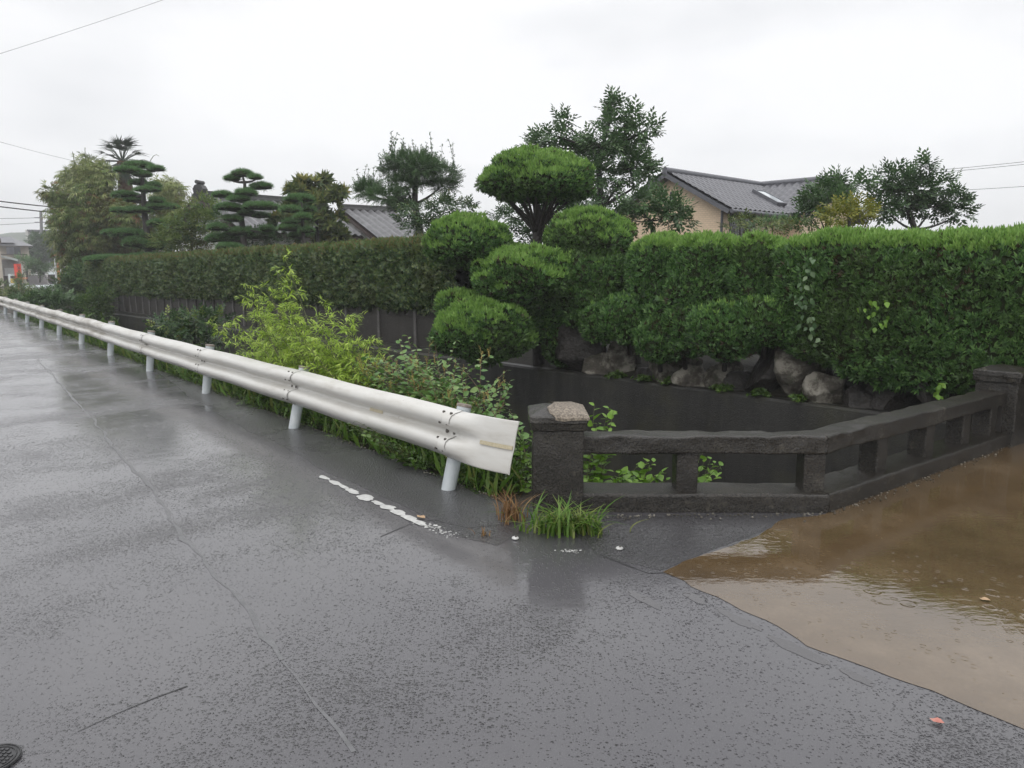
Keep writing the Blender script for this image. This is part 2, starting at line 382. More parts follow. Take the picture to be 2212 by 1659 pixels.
sxyz = nn(t, 'ShaderNodeSeparateXYZ'); cx = nn(t, 'ShaderNodeCombineXYZ'); t.links.new(geo(t), sxyz.inputs[0])
t.links.new(mth(t, 'SUBTRACT', mth(t, 'MULTIPLY', sxyz.outputs[0], .7), mth(t, 'MULTIPLY', sxyz.outputs[1], .7)), cx.inputs[0]); t.links.new(sxyz.outputs[2], cx.inputs[1])
t.links.new(cx.outputs[0], br.inputs['Vector']); t.links.new(br.outputs['Color'], b.inputs['Base Color']); b.inputs['Roughness'].default_value = .6
M['fascia'] = surf('grey_fascia', (.075, .078, .09), (.11, .112, .125), .45, 4, 30, .05)
M['glass'] = surf('dark_window_glass', (.02, .022, .026), (.04, .042, .048), .08, 2, 10, 0)
M['skylight'] = surf('skylight_glass', (.45, .5, .52), (.55, .58, .6), .06, 2, 10, 0)
M['greywall'] = surf('grey_render', (.20, .19, .19), (.28, .27, .27), .7, 2, 30, .1)
M['cream'] = surf('cream_render', (.40, .36, .30), (.48, .44, .37), .7, 2, 30, .1)
M['red'] = surf('red_cloth', (.62, .05, .03), (.72, .08, .045), .6, 8, 30, .05)
M['black'] = surf('black_print', (.03, .02, .02), (.04, .03, .03), .6, 8, 30, 0)
M['white'] = surf('white_enamel', (.62, .68, .70), (.72, .77, .78), .4, 8, 30, 0)
M['yellow_p'] = surf('yellow_panel', (.62, .45, .10), (.70, .52, .14), .5, 8, 30, 0)
M['orange'] = surf('orange_paint', (.55, .17, .07), (.65, .22, .10), .5, 8, 30, 0)
M['teal'] = surf('teal_paint', (.05, .32, .30), (.08, .40, .36), .5, 8, 30, 0)
M['galv'] = surf('galvanised_steel', (.40, .41, .42), (.50, .51, .52), .4, 8, 30, 0)
M['concretepole'] = surf('pole_concrete', (.12, .12, .125), (.17, .17, .175), .7, 8, 30, .1)
M['wire'] = surf('black_cable', (.02, .02, .022), (.03, .03, .03), .5, 8, 30, 0)
M['paleroad'] = surf('distant_wet_road', (.20, .19, .19), (.26, .25, .25), .25, 3, 40, .2)
M['hill'] = surf('wooded_hill', (.03, .05, .03), (.06, .08, .05), .9, .12, 2, .5, .5)
M['iron'] = surf('cast_iron', (.02, .02, .021), (.04, .04, .042), .35, 20, 80, .3)
M['petal'] = surf('pink_red_leaf', (.36, .11, .085), (.46, .22, .17), .5, 40, 80, .1)
M['dryleaf'] = surf('tan_leaf', (.30, .19, .10), (.42, .29, .17), .5, 40, 80, .1)
m, t, b = newmat('canal_water'); M['water'] = m
b.inputs['Base Color'].default_value = (.016, .017, .012, 1); b.inputs['Roughness'].default_value = .06
bump(t, b, noise(t, 8, 3), .12, .02)

# ------------------------------------------------------------------ leaf templates
def tl(base, d, nrm_, Lg, Wd, droop=0.0, fold=.12, mid=.45):
    d = nrm(d); n_ = nrm(np.asarray(nrm_) - np.dot(nrm_, d) * d); s = np.cross(d, n_)
    base = np.asarray(base, float); m_ = base + d * Lg * mid
    return [base, m_ + s*Wd/2 + n_*fold*Wd, base + d*Lg - n_*droop*Lg, m_ - s*Wd/2 + n_*fold*Wd]
def tmpl(leaves):
    v = np.array([p for l in leaves for p in l]); n = len(leaves)
    f = np.arange(4*n).reshape(n, 4); return v, f
Z = (0, 0, 1)
def sprig(n=6, Lf=.42, Wf=.17, ang=55, droop=.12):
    ls = []
    for i in range(n):
        y = .12 + .72 * i / n; s = 1 if i % 2 else -1; a = math.radians(ang - 18 * i / n)
        ls.append(tl((0, y, 0), (s*math.sin(a), math.cos(a), .12*math.sin(i*2.1)), Z, Lf*(1-.3*i/n), Wf*(1-.25*i/n), droop))
    ls.append(tl((0, .82, 0), (.05, 1, 0), Z, Lf*.7, Wf*.75, droop)); return tmpl(ls)
SPRIG = sprig(); SPRIG_FINE = sprig(9, .26, .09, 50, .05); SPRIG_BIG = sprig(5, .5, .22, 50, .18)
ROSETTE = tmpl([tl((0, 0, 0), (math.sin(a)*.8, .75, math.cos(a)*.8), (0, 1, 0), 1, .3, .15) for a in np.arange(7)*2*math.pi/7] + [tl((0,0,0),(0,1,.1),Z,.8,.25)])
PLUME = tmpl([tl((0, 0, 0), (0, 1, 0), Z, 1, .26, 0, 0), tl((0, .05, 0), (.55, .9, .2), Z, .72, .22, 0, 0), tl((0, .1, 0), (-.55, .9, -.15), Z, .7, .22, 0, 0),
              tl((0, .05, 0), (.1, .85, .6), (1, 0, 0), .7, .22, 0, 0), tl((0, .1, 0), (-.1, .9, -.55), (1, 0, 0), .68, .22, 0, 0)])
NEEDLE = tmpl([tl((0, 0, 0), (math.sin(a)*math.sin(e), math.cos(e), math.cos(a)*math.sin(e)), (math.cos(a), .2, -math.sin(a)), 1, .09, 0, 0)
               for k in range(11) for a, e in [(k*2.4, .25 + .95*(k/10))]])
BAMBOO = tmpl([tl((0, .1*k, 0), (math.sin(a), math.cos(a), -.1), Z, 1.0-.12*abs(k-2), .15, .28, .1) for k, a in enumerate((-1.05, -.55, .05, .6, 1.1))])
def ovate():
    v = np.array([(0,0,0),(-.26,.2,.05),(-.34,.42,.07),(-.2,.75,.03),(0,1,-.08),(.2,.75,.03),(.34,.42,.07),(.26,.2,.05),(0,.45,0)], float)
    return v, np.array([[0,8,2,1],[8,4,3,2],[8,6,5,4],[0,7,6,8]])
OVATE = ovate()
SINGLE = tmpl([tl((0, 0, 0), (0, 1, 0), Z, 1, .42, .1, .1)])
NARROW = tmpl([tl((0, 0, 0), (0, 1, 0), Z, 1, .15, .2, .1)])
def scatter(mb, T, P, Dv, N, S, mi=0):
    tv, tf = T; n = len(P)
    if n == 0: return
    Dv = nrm(Dv); N = np.broadcast_to(N, P.shape); W = nrm(N - (N*Dv).sum(1, keepdims=True)*Dv); U = np.cross(Dv, W)
    S = np.broadcast_to(np.asarray(S, float), (n,))
    v = P[:, None] + S[:, None, None]*(tv[None, :, :1]*U[:, None] + tv[None, :, 1:2]*Dv[:, None] + tv[None, :, 2:]*W[:, None])
    f = tf[None] + (np.arange(n)*len(tv))[:, None, None]
    mb.add(v.reshape(-1, 3), f.reshape(-1, tf.shape[1]), mi)
def rnd(n): return nrm(rng.normal(size=(n, 3)))
def sample(v, q, n):
    v = np.asarray(v); q = np.asarray(q)
    tri = np.concatenate([q[:, [0, 1, 2]], q[:, [0, 2, 3]]]); a, b_, c = v[tri[:, 0]], v[tri[:, 1]], v[tri[:, 2]]
    cr_ = np.cross(b_-a, c-a); ar = np.linalg.norm(cr_, axis=1); p = ar/ar.sum()
    k = rng.choice(len(tri), n, p=p); r1 = np.sqrt(rng.random(n)); r2 = rng.random(n)
    P = a[k]*(1-r1)[:, None] + b_[k]*(r1*(1-r2))[:, None] + c[k]*(r1*r2)[:, None]
    return P, nrm(cr_[k]), ar.sum()/1.0
def area(v, q):
    v = np.asarray(v); a, b_, c, d = (v[q[:, k]] for k in range(4))
    return .5*(np.linalg.norm(np.cross(b_-a, c-a), axis=1)+np.linalg.norm(np.cross(c-a, d-a), axis=1)).sum()
def blob(c, r, seed=0, nu=22, nv=30, amp=.16, fr=2.2, flat=None, pw=1.0):
    th = np.linspace(.02, math.pi-.02, nu); ph = np.arange(nv)*2*math.pi/nv
    T_, P_ = np.meshgrid(th, ph, indexing='ij')
    d = np.stack([np.sin(T_)*np.cos(P_), np.sin(T_)*np.sin(P_), np.cos(T_)], -1).reshape(-1, 3)
    d2 = np.sign(d)*np.abs(d)**pw
    k = 1 + amp*2*(fbm(d*fr+seed*3.7, 3)-.5)
    v = d2*k[:, None]*np.asarray(r)
    if flat is not None: v[:, 2] = np.where(v[:, 2] < 0, v[:, 2]*flat, v[:, 2])
    return v + np.asarray(c), grid(nu, nv, True)

# ------------------------------------------------------------------ the layout lines
P0 = np.array([-.48, 5.41]); RD = nrm([-.639, .769]); RN = np.array([.769, .639])   # guardrail foot line, its outward normal
def RP(s, off=0.0, z=0.0): p = P0 + RD*s + RN*off; return np.array([p[0], p[1], z])
WD = nrm([-1, 1]); WN = nrm([1, 1]); WO = np.array([3.9, 8.45])                       # far canal wall
def WP(t, off=0.0, z=0.0): p = WO + WD*t + WN*off; return np.array([p[0], p[1], z])
def WU(u, off=0.0): p = on_line(u, 700, WP(0, off), WP(10, off)); return float(np.dot(p - WO, WD))   # wall parameter seen at picture column u

# ------------------------------------------------------------------ ground, road, canal
hole = [RP(-.9, .45), (.6, 5.2, 0), (2.1, 5.42, 0), (4.5, 7.15, 0), tuple(WP(-1.05)), tuple(WP(29.6)), tuple(RP(27.5, .75)), tuple(RP(8, .8)), tuple(RP(1, .7))]
hole = [Vector((p[0], p[1], -.03)) for p in hole]
outer = [Vector(p) for p in ((-460, -60, -.03), (460, -60, -.03), (460, 480, -.03), (-460, 480, -.03))]
tri = tessellate_polygon([outer, hole]); pts = [tuple(p) for p in outer + hole]
g = MB(); tr = []
for a, b_, c in tri:
    n_ = (Vector(pts[b_])-Vector(pts[a])).cross(Vector(pts[c])-Vector(pts[a]))
    tr.append((a, b_, c) if n_.z > 0 else (a, c, b_))
g.add(pts, tr, 0, False); struct(g.build('ground', M['soil']))
g = MB(); hv = [tuple(p) for p in hole]; n = len(hv)
g.add(hv + [(p[0], p[1], -2.4) for p in hv], [[i, (i+1) % n, n+(i+1) % n, n+i] for i in range(n)], 0, False)
tb = tessellate_polygon([[Vector((p[0], p[1], -2.4)) for p in hv]]); g.add([(p[0], p[1], -2.4) for p in hv], tb, 0, False)
struct(g.build('canal_bed', M['canalwall']))
g = MB(); tb = tessellate_polygon([[Vector((p[0], p[1], -1.75)) for p in hv]]); g.add([(p[0], p[1], -1.75) for p in hv], [t_[::-1] for t_ in tb], 0, False)
struct(g.build('canal_water', M['water']))
def jag(pts, step=.25, amp=.03, seed=0):
    o = []
    for i in range(len(pts)):
        a, b_ = np.asarray(pts[i], float)[:2], np.asarray(pts[(i+1) % len(pts)], float)[:2]
        k = max(1, int(np.linalg.norm(b_-a)/step))
        if np.linalg.norm(b_-a) > 30: k = 1
        for j in range(k): o.append(a + (b_-a)*j/k)
    o = np.array(o); q = np.c_[o*1.9, np.full(len(o), seed)]; q2 = q*2.6+7
    near = np.abs(o).max(1) < 40
    off = amp*2*np.c_[fbm(q, 4)-.5 + .5*(fbm(q2, 2)-.5), fbm(q+55, 4)-.5 + .5*(fbm(q2+9, 2)-.5)]
    return o + off*near[:, None]
def sheet(name, pts, z, mat, th=.0):
    v = [(p[0], p[1], z) for p in pts]; g = MB()
    tb = tessellate_polygon([[Vector(p) for p in v]]); fs = []
    for a, b_, c in tb:
        n_ = (Vector(v[b_])-Vector(v[a])).cross(Vector(v[c])-Vector(v[a])); fs.append((a, b_, c) if n_.z > 0 else (a, c, b_))
    g.add(v, fs, 0, False)
    if th:
        n = len(v); g.add(v + [(p[0], p[1], z-th) for p in v], [[i, (i+1) % n, n+(i+1) % n, n+i] for i in range(n)], 0, False)
    return struct(g.build(name, mat))
edge = [RP(s, .16) for s in np.arange(34, -.01, -.5)] + [RP(-.45, .12), RP(-.62, .1)]
pn_l, pn_r = G(1150, 1108), G(1262, 1112)
pb, pf = G(1772, 1106), G(2152, 962)
road = edge + [pn_l + (0, .2, 0), pn_r + (0, .25, 0), (pb[0], pb[1]+.2, 0), (pf[0]+.1, pf[1]+.3, 0), WP(-1.3), WP(-60), (60, -55, 0), (-120, -55, 0), (-120, 60, 0)]
sheet('road', jag(road, .2, .05, 3), 0.0, M['asphalt'], .025)
deck = [G(1438, 1238), G(1560, 1185), G(1700, 1128), pb+(.02, -.03, 0), (pf[0]-.05, pf[1]-.02, 0), WP(-1.75, -.15), WP(-9, -.3), G(2900, 1840), G(2212, 1572), G(2000, 1490), G(1760, 1392), G(1610, 1318), G(1500, 1262)]
sheet('bridge_deck', jag(deck, .06, .075, 9), .0022, M['deck'])
patch = [G(1290, 1200), G(1425, 1232), G(1550, 1184), G(1695, 1128), pb+(-.1, -.03, 0), pn_r+(0, -.02, 0), G(1240, 1135)]
sheet('asphalt_patch', jag(patch, .08, .03, 5), .0010, M['patch'])
shoulder = [RP(s, .14) for s in np.arange(9, -.5, -.5)] + [G(1140, 1140), G(1080, 1175), G(985, 1160), G(860, 1085), G(690, 1010), G(560, 940), G(430, 868)]
sheet('road_shoulder', jag(shoulder, .08, .045, 6), .0010, M['patch'])
def pool(name, lst):
    for k, (u, v_, a, b_) in enumerate(lst):
        an = np.arange(40)*2*math.pi/40; r_ = 1+1.3*(fbm(np.c_[np.cos(an)*1.4+k*3, np.sin(an)*1.4, an*0], 4)-.5)
        p = [G(u+a*math.cos(x)*q_, v_+b_*math.sin(x)*q_+.45*a*math.cos(x)*q_) for x, q_ in zip(an, r_)]
        sheet(name, p, .0012+.0001*k, M['pool'])
m, t, b = newmat('clear_puddle'); M['pool'] = m
b.inputs['Base Color'].default_value = (.045, .042, .044, 1); b.inputs['Roughness'].default_value = .04; b.inputs['IOR'].default_value = 1.75
bump(t, b, mixc(t, .6, noise(t, 14, 3), rings(t, 12, thresh=.5, rad=.3)), .10, .005)
pool('puddle', [(1600, 1342, 48, 9), (1725, 1404, 62, 11), (1850, 1462, 34, 7), (1500, 1290, 26, 8), (1395, 1298, 34, 7)])
def strip(mb, pts, wd, z, jit=.01, step=.06, mi=0):
    o = []
    for i in range(len(pts)-1):
        a, b_ = np.asarray(pts[i])[:2], np.asarray(pts[i+1])[:2]; k = max(1, int(np.linalg.norm(b_-a)/step))
        o += [a+(b_-a)*j/k for j in range(k)]
    o.append(np.asarray(pts[-1])[:2]); o = np.array(o)
    o = o + jit*2*np.c_[fbm(np.c_[o*3, o[:, :1]*0], 3)-.5, fbm(np.c_[o*3+40, o[:, :1]*0], 3)-.5]
    t_ = nrm(np.gradient(o, axis=0)); nn_ = np.c_[-t_[:, 1], t_[:, 0]]
    wv = wd*(.25+1.5*vn(np.c_[o*9, o[:, :1]*0]))[:, None]*.5
    v = np.stack([np.c_[o+nn_*wv, np.full(len(o), z)], np.c_[o-nn_*wv, np.full(len(o), z)]], 1).reshape(-1, 3)
    mb.add(v, [[2*i+1, 2*i+3, 2*i+2, 2*i] for i in range(len(o)-1)], mi, False)
g = MB(); strip(g, [G(75, 770), G(140, 840), G(290, 1010), G(380, 1130), G(450, 1225), G(535, 1335), G(610, 1430)], .024, .0014, .05)
strip(g, [G(610, 1430), G(700, 1540), G(760, 1625)], .012, .0014, .02)
struct(g.build('road_joint', M['seal']))
g = MB(); strip(g, [G(175, 1572), G(250, 1545), G(330, 1515), G(400, 1490)], .007, .0018, .05)
strip(g, [G(820, 1160), G(880, 1135), G(935, 1125), G(1010, 1140), G(1140, 1128)], .006, .0018, .05)
strip(g, [G(1290, 1196), G(1350, 1222), G(1400, 1240), G(1440, 1238)], .012, .0016, .03)
struct(g.build('road_crack', M['crack']))
g = MB()
fr = [(700,1032,.06),(722,1043,.07),(742,1052,.05),(762,1062,.09),(790,1076,.12),(818,1088,.06),(838,1097,.10),(862,1108,.09),(884,1120,.09),(905,1130,.07)]
for k, (u, v_, wd) in enumerate(fr):
    c = G(u, v_)[:2]; la = nrm(G(985, 1160)[:2]-G(690, 1028)[:2]); lb = np.array([-la[1], la[0]]); a = np.arange(18)*2*math.pi/18
    r_ = 1 + .9*(fbm(np.c_[np.cos(a)*2.6+k*5, np.sin(a)*1.9, a*0], 3)-.5)
    p = c + (la*(np.cos(a)*r_*.080)[:, None]) + lb*(np.sin(a)*r_*wd*.42)[:, None]
    g.add(np.c_[p, np.full(18, .0026+.0002*k)], [list(range(18))], 0, False)
for k in range(60):
    f_ = rng.random()**.7; c = G(905+85*f_, 1130+30*f_)[:2] + rng.normal(size=2)*.025; a = np.arange(6)*math.pi/3
    r_ = rng.uniform(.004, .018)*(1.1-f_*.7)*(.6+.8*rng.random(6)); p = c+np.c_[np.cos(a)*r_, np.sin(a)*r_]
    g.add(np.c_[p, np.full(6, .0024)], [list(range(6))], 0, False)
for k in range(26):
    c = G(1228, 1190)[:2] + rng.normal(size=2)*(.03, .012); a = np.arange(6)*math.pi/3
    r_ = rng.uniform(.004, .014)*(.6+.8*rng.random(6)); p = c+np.c_[np.cos(a)*r_, np.sin(a)*r_]
    g.add(np.c_[p, np.full(6, .0024)], [list(range(6))], 0, False)
struct(g.build('road_marking', M['white_line']))

# garden bank beyond the far wall
g = MB(); prof = [(.22, .0), (.45, .08), (.9, .3), (1.6, .42), (4, .45), (60, .45)]
ts = np.r_[np.arange(-14, 31, .4)]
v = np.array([WP(t_, o, z) for t_ in ts for o, z in prof]); a_ = np.abs(v).max(1) < 45
v[:, 2] += np.where(a_, .10*(fbm(v*2.2, 4)-.5), 0)
g.add(v, grid(len(ts), len(prof)), 0, True); struct(g.build('garden_bank', M['moss']))
# far canal wall
g = MB(); ts = np.arange(-1.1, 30, .35)
sec = [(.25, -2.35), (.25, .0), (.22, .035), (.03, .04), (0, .01)] + [(-.0 - .0*k, -.0-.2*k) for k in range(1, 12)] + [(0, -2.35)]
sweep(g, [(WP(t_), np.r_[WN, 0], UPV) for t_ in ts], sec, 0, .012, 3)
wall = g.build('canal_wall', M['canalwall']); tag(wall, 'dark stained concrete canal wall below the rocks and the junipers', 'wall')

# ------------------------------------------------------------------ concrete parapet of the bridge
pn = (pn_l + pn_r)/2 + (0, .18, 0); pbc = pb + (0, .13, 0); pfc = pf + (.12, .16, 0)
par = thing('bridge_parapet', 'low blackened concrete bridge railing with square end pillars around the brown puddle', 'railing', (pn[0], pn[1], 0))
d1 = nrm((pbc-pn)[:2]); d2 = nrm((pfc-pbc)[:2]); n1 = np.array([-d1[1], d1[0]]); n2 = np.array([-d2[1], d2[0]]); nm = nrm(n1+n2)/np.dot(nrm(n1+n2), n1)
def fr_path(a, b_, na, nb, k):
    return [(np.r_[(a+(b_-a)*s_)[:2], 0], np.r_[na+(nb-na)*s_, 0], UPV) for s_ in np.linspace(0, 1, k)]
def two(name, sec1, amp, seed):
    g = MB(); sweep(g, fr_path(pn+np.r_[d1*.15, 0], pbc, n1, nm, 40), sec1, 0, amp, 7, seed); o1 = g.build(name, M['parapet'], par)
    g = MB(); sweep(g, fr_path(pbc, pfc-np.r_[d2*.1, 0], nm, n2, 60), sec1, 0, amp, 7, seed+5); g.build(name, M['parapet'], par)
two('top_rail', rsec(.2, .125, .395, 4, .015, 5), .017, 1)
two('base_kerb', rsec(.30, .15, -.02, 4, .02, 3), .010, 4)
def pillar(c, w_, h, ax, seed, lbl, capmat):
    g = MB(); q = np.r_[ax, 0]; p_ = np.array([-ax[1], ax[0], 0])
    zs = np.linspace(-.02, h-.11, 12)
    def ring(wd, r=.012): return [(x, y) for x, y in rsec(wd, wd, -wd/2, 3, r, 4)]
    sweep(g, [(np.array([c[0], c[1], z]), q, p_) for z in zs], ring(w_), 0, .008, 8, seed)
    po = g.build('pillar', M['parapet'], par); po['label'] = lbl
    g = MB()
    for s_, ww in ((1, 1),):                               # recessed pale groove on the road-end face
        x = -q*(w_/2+.003); o = np.array([c[0], c[1], 0])+x
        box(g, o+UPV*(h*.42), (.006, w_*.42, h*.5), ax)
    g.build('recess', M['panel'], po)
    g = MB(); prof = [(h-.11, w_+.0), (h-.10, w_+.035), (h-.055, w_+.05), (h-.045, w_+.06), (h-.01, w_+.055), (h+.0, w_+.03), (h+.035, w_*.55), (h+.05, w_*.1)]
    sweep(g, [(np.array([c[0], c[1], z]), q, p_) for z, ww in prof for _ in (0,)][:0] or [(np.array([c[0], c[1], z]), q*ww/w_, p_*ww/w_) for z, ww in prof], ring(w_), 0, .016, 9, seed+2)
    co = g.build('cap', capmat, po); return po
pillar(pn, .34, .68, d1, 1, 'pillar beside the guardrail end with a broken bare cap', M['parapet'])
pillar(pfc, .36, .70, d2, 2, 'dark pillar at the foot of the tall hedge', M['parapet'])
# the bare, broken stone on top of the near cap
g = MB(); q_ = np.r_[d1, 0]; p_ = np.r_[-d1[1], d1[0], 0]; V = []
for z, ww in [(.60, .41), (.668, .408), (.688, .38), (.722, .21), (.738, .04)]:
    for x, y in rsec(ww, ww, -ww/2, 4, .012, 14):
        e_ = -.06+.17*(fbm(np.array([[y*13, 2.0, z*9]]), 3)[0]-.5)
        V.append(np.array([pn[0], pn[1], 0])+q_*max(x, e_)+p_*y+UPV*z)
V = np.array(V); nv = len(V)//5; V += .010*(np.stack([fbm(V*22), fbm(V*22+9), fbm(V*22+5)], -1)-.5)
V[:nv] = V[nv:2*nv]-UPV*(.006+.03*fbm(V[:nv]*14, 3))[:, None]
g.add(V, grid(5, nv, True)[:, ::-1], 0, False); g.add(V[-nv:], [list(range(nv))], 0, False)
o_ = g.build('bare_capstone', M['capstone'], par); o_['label'] = 'pale tan patch of bare broken stone on the near cap'
for u, (a, b_, dd) in [(1480, (pn, pbc, d1)), (1752, (pn, pbc, d1)), (1884, (pbc, pfc, d2)), (1985, (pbc, pfc, d2)), (2062, (pbc, pfc, d2)), (2118, (pbc, pfc, d2))]:
    c = on_line(u, 1000, a, b_); g = MB(); q = np.r_[dd, 0]; p_ = np.r_[-dd[1], dd[0], 0]
    sweep(g, [(np.array([c[0], c[1], z]), q, p_) for z in np.linspace(.11, .41, 7)], rsec(.15, .15, -.075, 3, .012, 3), 0, .007, 9, u)
    g.build('baluster', M['parapet'], par)

# ------------------------------------------------------------------ guardrail
SPC, NP = 2.82, 14
gr = thing('guardrail', 'long white two-wave steel guardrail on leaning posts beside the wet road', 'guardrail', RP(0))
def lean(s): return math.radians(np.interp(s/SPC, [-1, 0, 1, 2, 3, 14], [13, 14, 13, 8, 6, 6]))
def GF(s):      # foot, across (towards the road), along the post
    L_ = lean(s); n3 = np.r_[RN, 0]
    zs = -.02*max(0, s/SPC-6)*.5
    return RP(s), -n3*math.cos(L_)+UPV*math.sin(L_), n3*math.sin(L_)+UPV*math.cos(L_)
BP = [(0,0),(.010,.010),(.045,.026),(.072,.05),(.083,.08),(.080,.108),(.062,.132),(.026,.150),(.006,.162),(.002,.175),(.006,.188),(.026,.2),(.062,.218),(.080,.242),(.083,.27),(.072,.30),(.045,.324),(.010,.340),(0,.35)]
BP = np.array(BP)*[1.22, 1.03]
def beam_sec(k=1.0, th=.004):
    a = BP*[k, 1] + ([0, 0]); b_ = a[::-1] - [th, 0]; return np.concatenate([a, b_])
ZB = .245
for i in range(NP-1):
    s0, s1 = i*SPC-.07, (i+1)*SPC-.07+.12
    frs = []
    for s in np.linspace(s0, s1, 14):
        o, a, u = GF(s); ext = .004*(i % 2)
        wob = .004*math.sin(s*3.1)+.006*math.sin(s*1.3+i)*(i > 3)
        frs.append((o + a*(.06+ext-.0025*(s > s1-.13)) + u*(ZB+wob), a, u))
    g = MB(); sweep(g, frs, beam_sec(), 0, 0, smooth=True, cap=False)
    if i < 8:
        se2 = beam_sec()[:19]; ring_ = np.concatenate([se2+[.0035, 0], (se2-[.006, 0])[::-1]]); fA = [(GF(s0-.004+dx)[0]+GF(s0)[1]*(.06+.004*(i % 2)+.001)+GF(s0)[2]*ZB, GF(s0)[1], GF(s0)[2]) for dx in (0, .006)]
        sweep(g, fA, ring_, 1, cap=False)  # rusty seam lip; its dark colour also paints in the beam end's shadow
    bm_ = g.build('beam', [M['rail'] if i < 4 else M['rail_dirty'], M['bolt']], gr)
    if i < 4:
        for ds in (.035, .13):
            for vv, uu, r_ in ((.315, .07, .010), (.235, .09, .009), (.181, .004, .017), (.125, .08, .009), (.045, .08, .010)):
                o, a, u = GF(s0+ds); c = o + a*(.06+uu+.006) + u*(ZB+vv*1.03); g = MB()
                tube(g, [c-a*.012, c+a*.004], r_, 8); g.build('bolt', M['bolt'], bm_)
# end terminal
g = MB(); frs = []; ends = np.linspace(.02, -.69, 18)
for s in ends:
    o, a, u = GF(max(s, -.3)); f_ = min(1, max(0, (-s)/.42)); f_ = f_*f_*(3-2*f_)
    o = RP(s, .10*max(0, (-s-.25)/.55)**2)
    kk = 1-f_*.97
    frs.append((o + a*(.066+.035*f_) + u*(ZB-.006), a, u*(1+.03*f_)))
V = []
for (o, a, u), s in zip(frs, ends):
    f_ = min(1, max(0, (-s)/.42)); f_ = f_*f_*(3-2*f_); se = beam_sec(1-f_*.95); V.append(o + se[:, :1]*a + se[:, 1:]*u)
V = np.array(V); g.add(V.reshape(-1, 3), grid(V.shape[0], V.shape[1], True)[:, ::-1], 0, True)
g.add(V[-1], [list(range(V.shape[1]))], 0, False)
tube(g, V[-1][:19:1], .006, 6)
et = g.build('end_plate', M['rail'], gr); et['label'] = 'flattened flared end plate beside the concrete pillar'
g = MB(); se_ = []
for s in np.linspace(-.40, -.70, 8):
    j = int(np.argmin(np.abs(ends-s))); o, a, u = frs[j]; se_.append((o+a*.010, a, u))
sweep(g, se_, [(0, .165), (.004, .165), (.004, .192), (0, .192)][::-1]); g.build('reflector', M['reflector'], et)
bms = [o for o in gr.children if o.name.startswith('beam')]
g = MB(); sweep(g, [(GF(s)[0]+GF(s)[1]*.067+GF(s)[2]*ZB, GF(s)[1], GF(s)[2]) for s in np.linspace(1.02, 1.24, 4)], [(.0, .168), (.003, .168), (.003, .195), (0, .195)][::-1]); g.build('reflector', M['reflector'], bms[0])
for i in range(NP):
    o, a, u = GF(i*SPC); g = MB(); tp = .655 if i < 6 else .64
    tube(g, [o-u*.1, o+u*.2, o+u*(tp-.02)], .055, 16, cap=False); po = g.build('post', M['post'], gr)
    g = MB(); tube(g, [o+u*(tp-.024), o+u*(tp-.004), o+u*tp], [.058, .058, .045], 16); g.build('post_cap', M['cap'], po)

# ------------------------------------------------------------------ panel fence on the far wall
tA, tB = WU(236, .12), WU(985, .12)
pf_ = thing('panel_fence', 'dark weathered concrete panel fence with pale posts under the clipped hedge', 'fence', WP(tA, .14))
tsp = []; t_ = tB
while t_ < tA: tsp.append(t_); t_ += 1.22 if t_ < 12 else .62
tsp.append(tA)
for k in range(len(tsp)-1):
    a, b_ = tsp[k]+.04, tsp[k+1]-.04; g = MB(); cm = WP((a+b_)/2, .17)
    box(g, cm+UPV*.42, (b_-a, .05, .56), WD); box(g, cm+UPV*.42+np.r_[WN, 0]*.0, (.001, .001, .001), WD)
    if k < 5: # round openings row: a top course with holes, built as blocks between the openings
        hz = .79
        nh = 2; step = (b_-a)/nh
        xs = np.linspace(a, b_, nh*12+1)
        for j in range(nh):
            cc = a+step*(j+.5)
            for x0, x1 in zip(xs[:-1], xs[1:]):
                xm = (x0+x1)/2
                if abs(xm-cc) > step/2: continue
                r_ = .055; dx = abs(xm-cc); hgap = math.sqrt(max(0, r_*r_-dx*dx))
                if hgap < .012: box(g, WP(xm, .17, hz), (x1-x0, .05, .17), WD)
                else:
                    lo, hi = hz-.085, hz+.085
                    box(g, WP(xm, .17, (lo+hz-hgap)/2), (x1-x0, .05, hz-hgap-lo), WD); box(g, WP(xm, .17, (hi+hz+hgap)/2), (x1-x0, .05, hi-hz-hgap), WD)
    else: box(g, cm+UPV*.785, (b_-a, .045, .15), WD)
    g.build('panel', M['panel'], pf_)
for t_ in tsp:
    g = MB(); box(g, WP(t_, .16, .45), (.075, .10, .90), WD); g.build('post', M['fpost'] if rng.random() > .3 else M['panel'], pf_)
g = MB(); box(g, WP((tA+tB)/2, .17, .06), (tA-tB+.3, .16, .14), WD); g.build('footing', M['canalwall'], pf_)

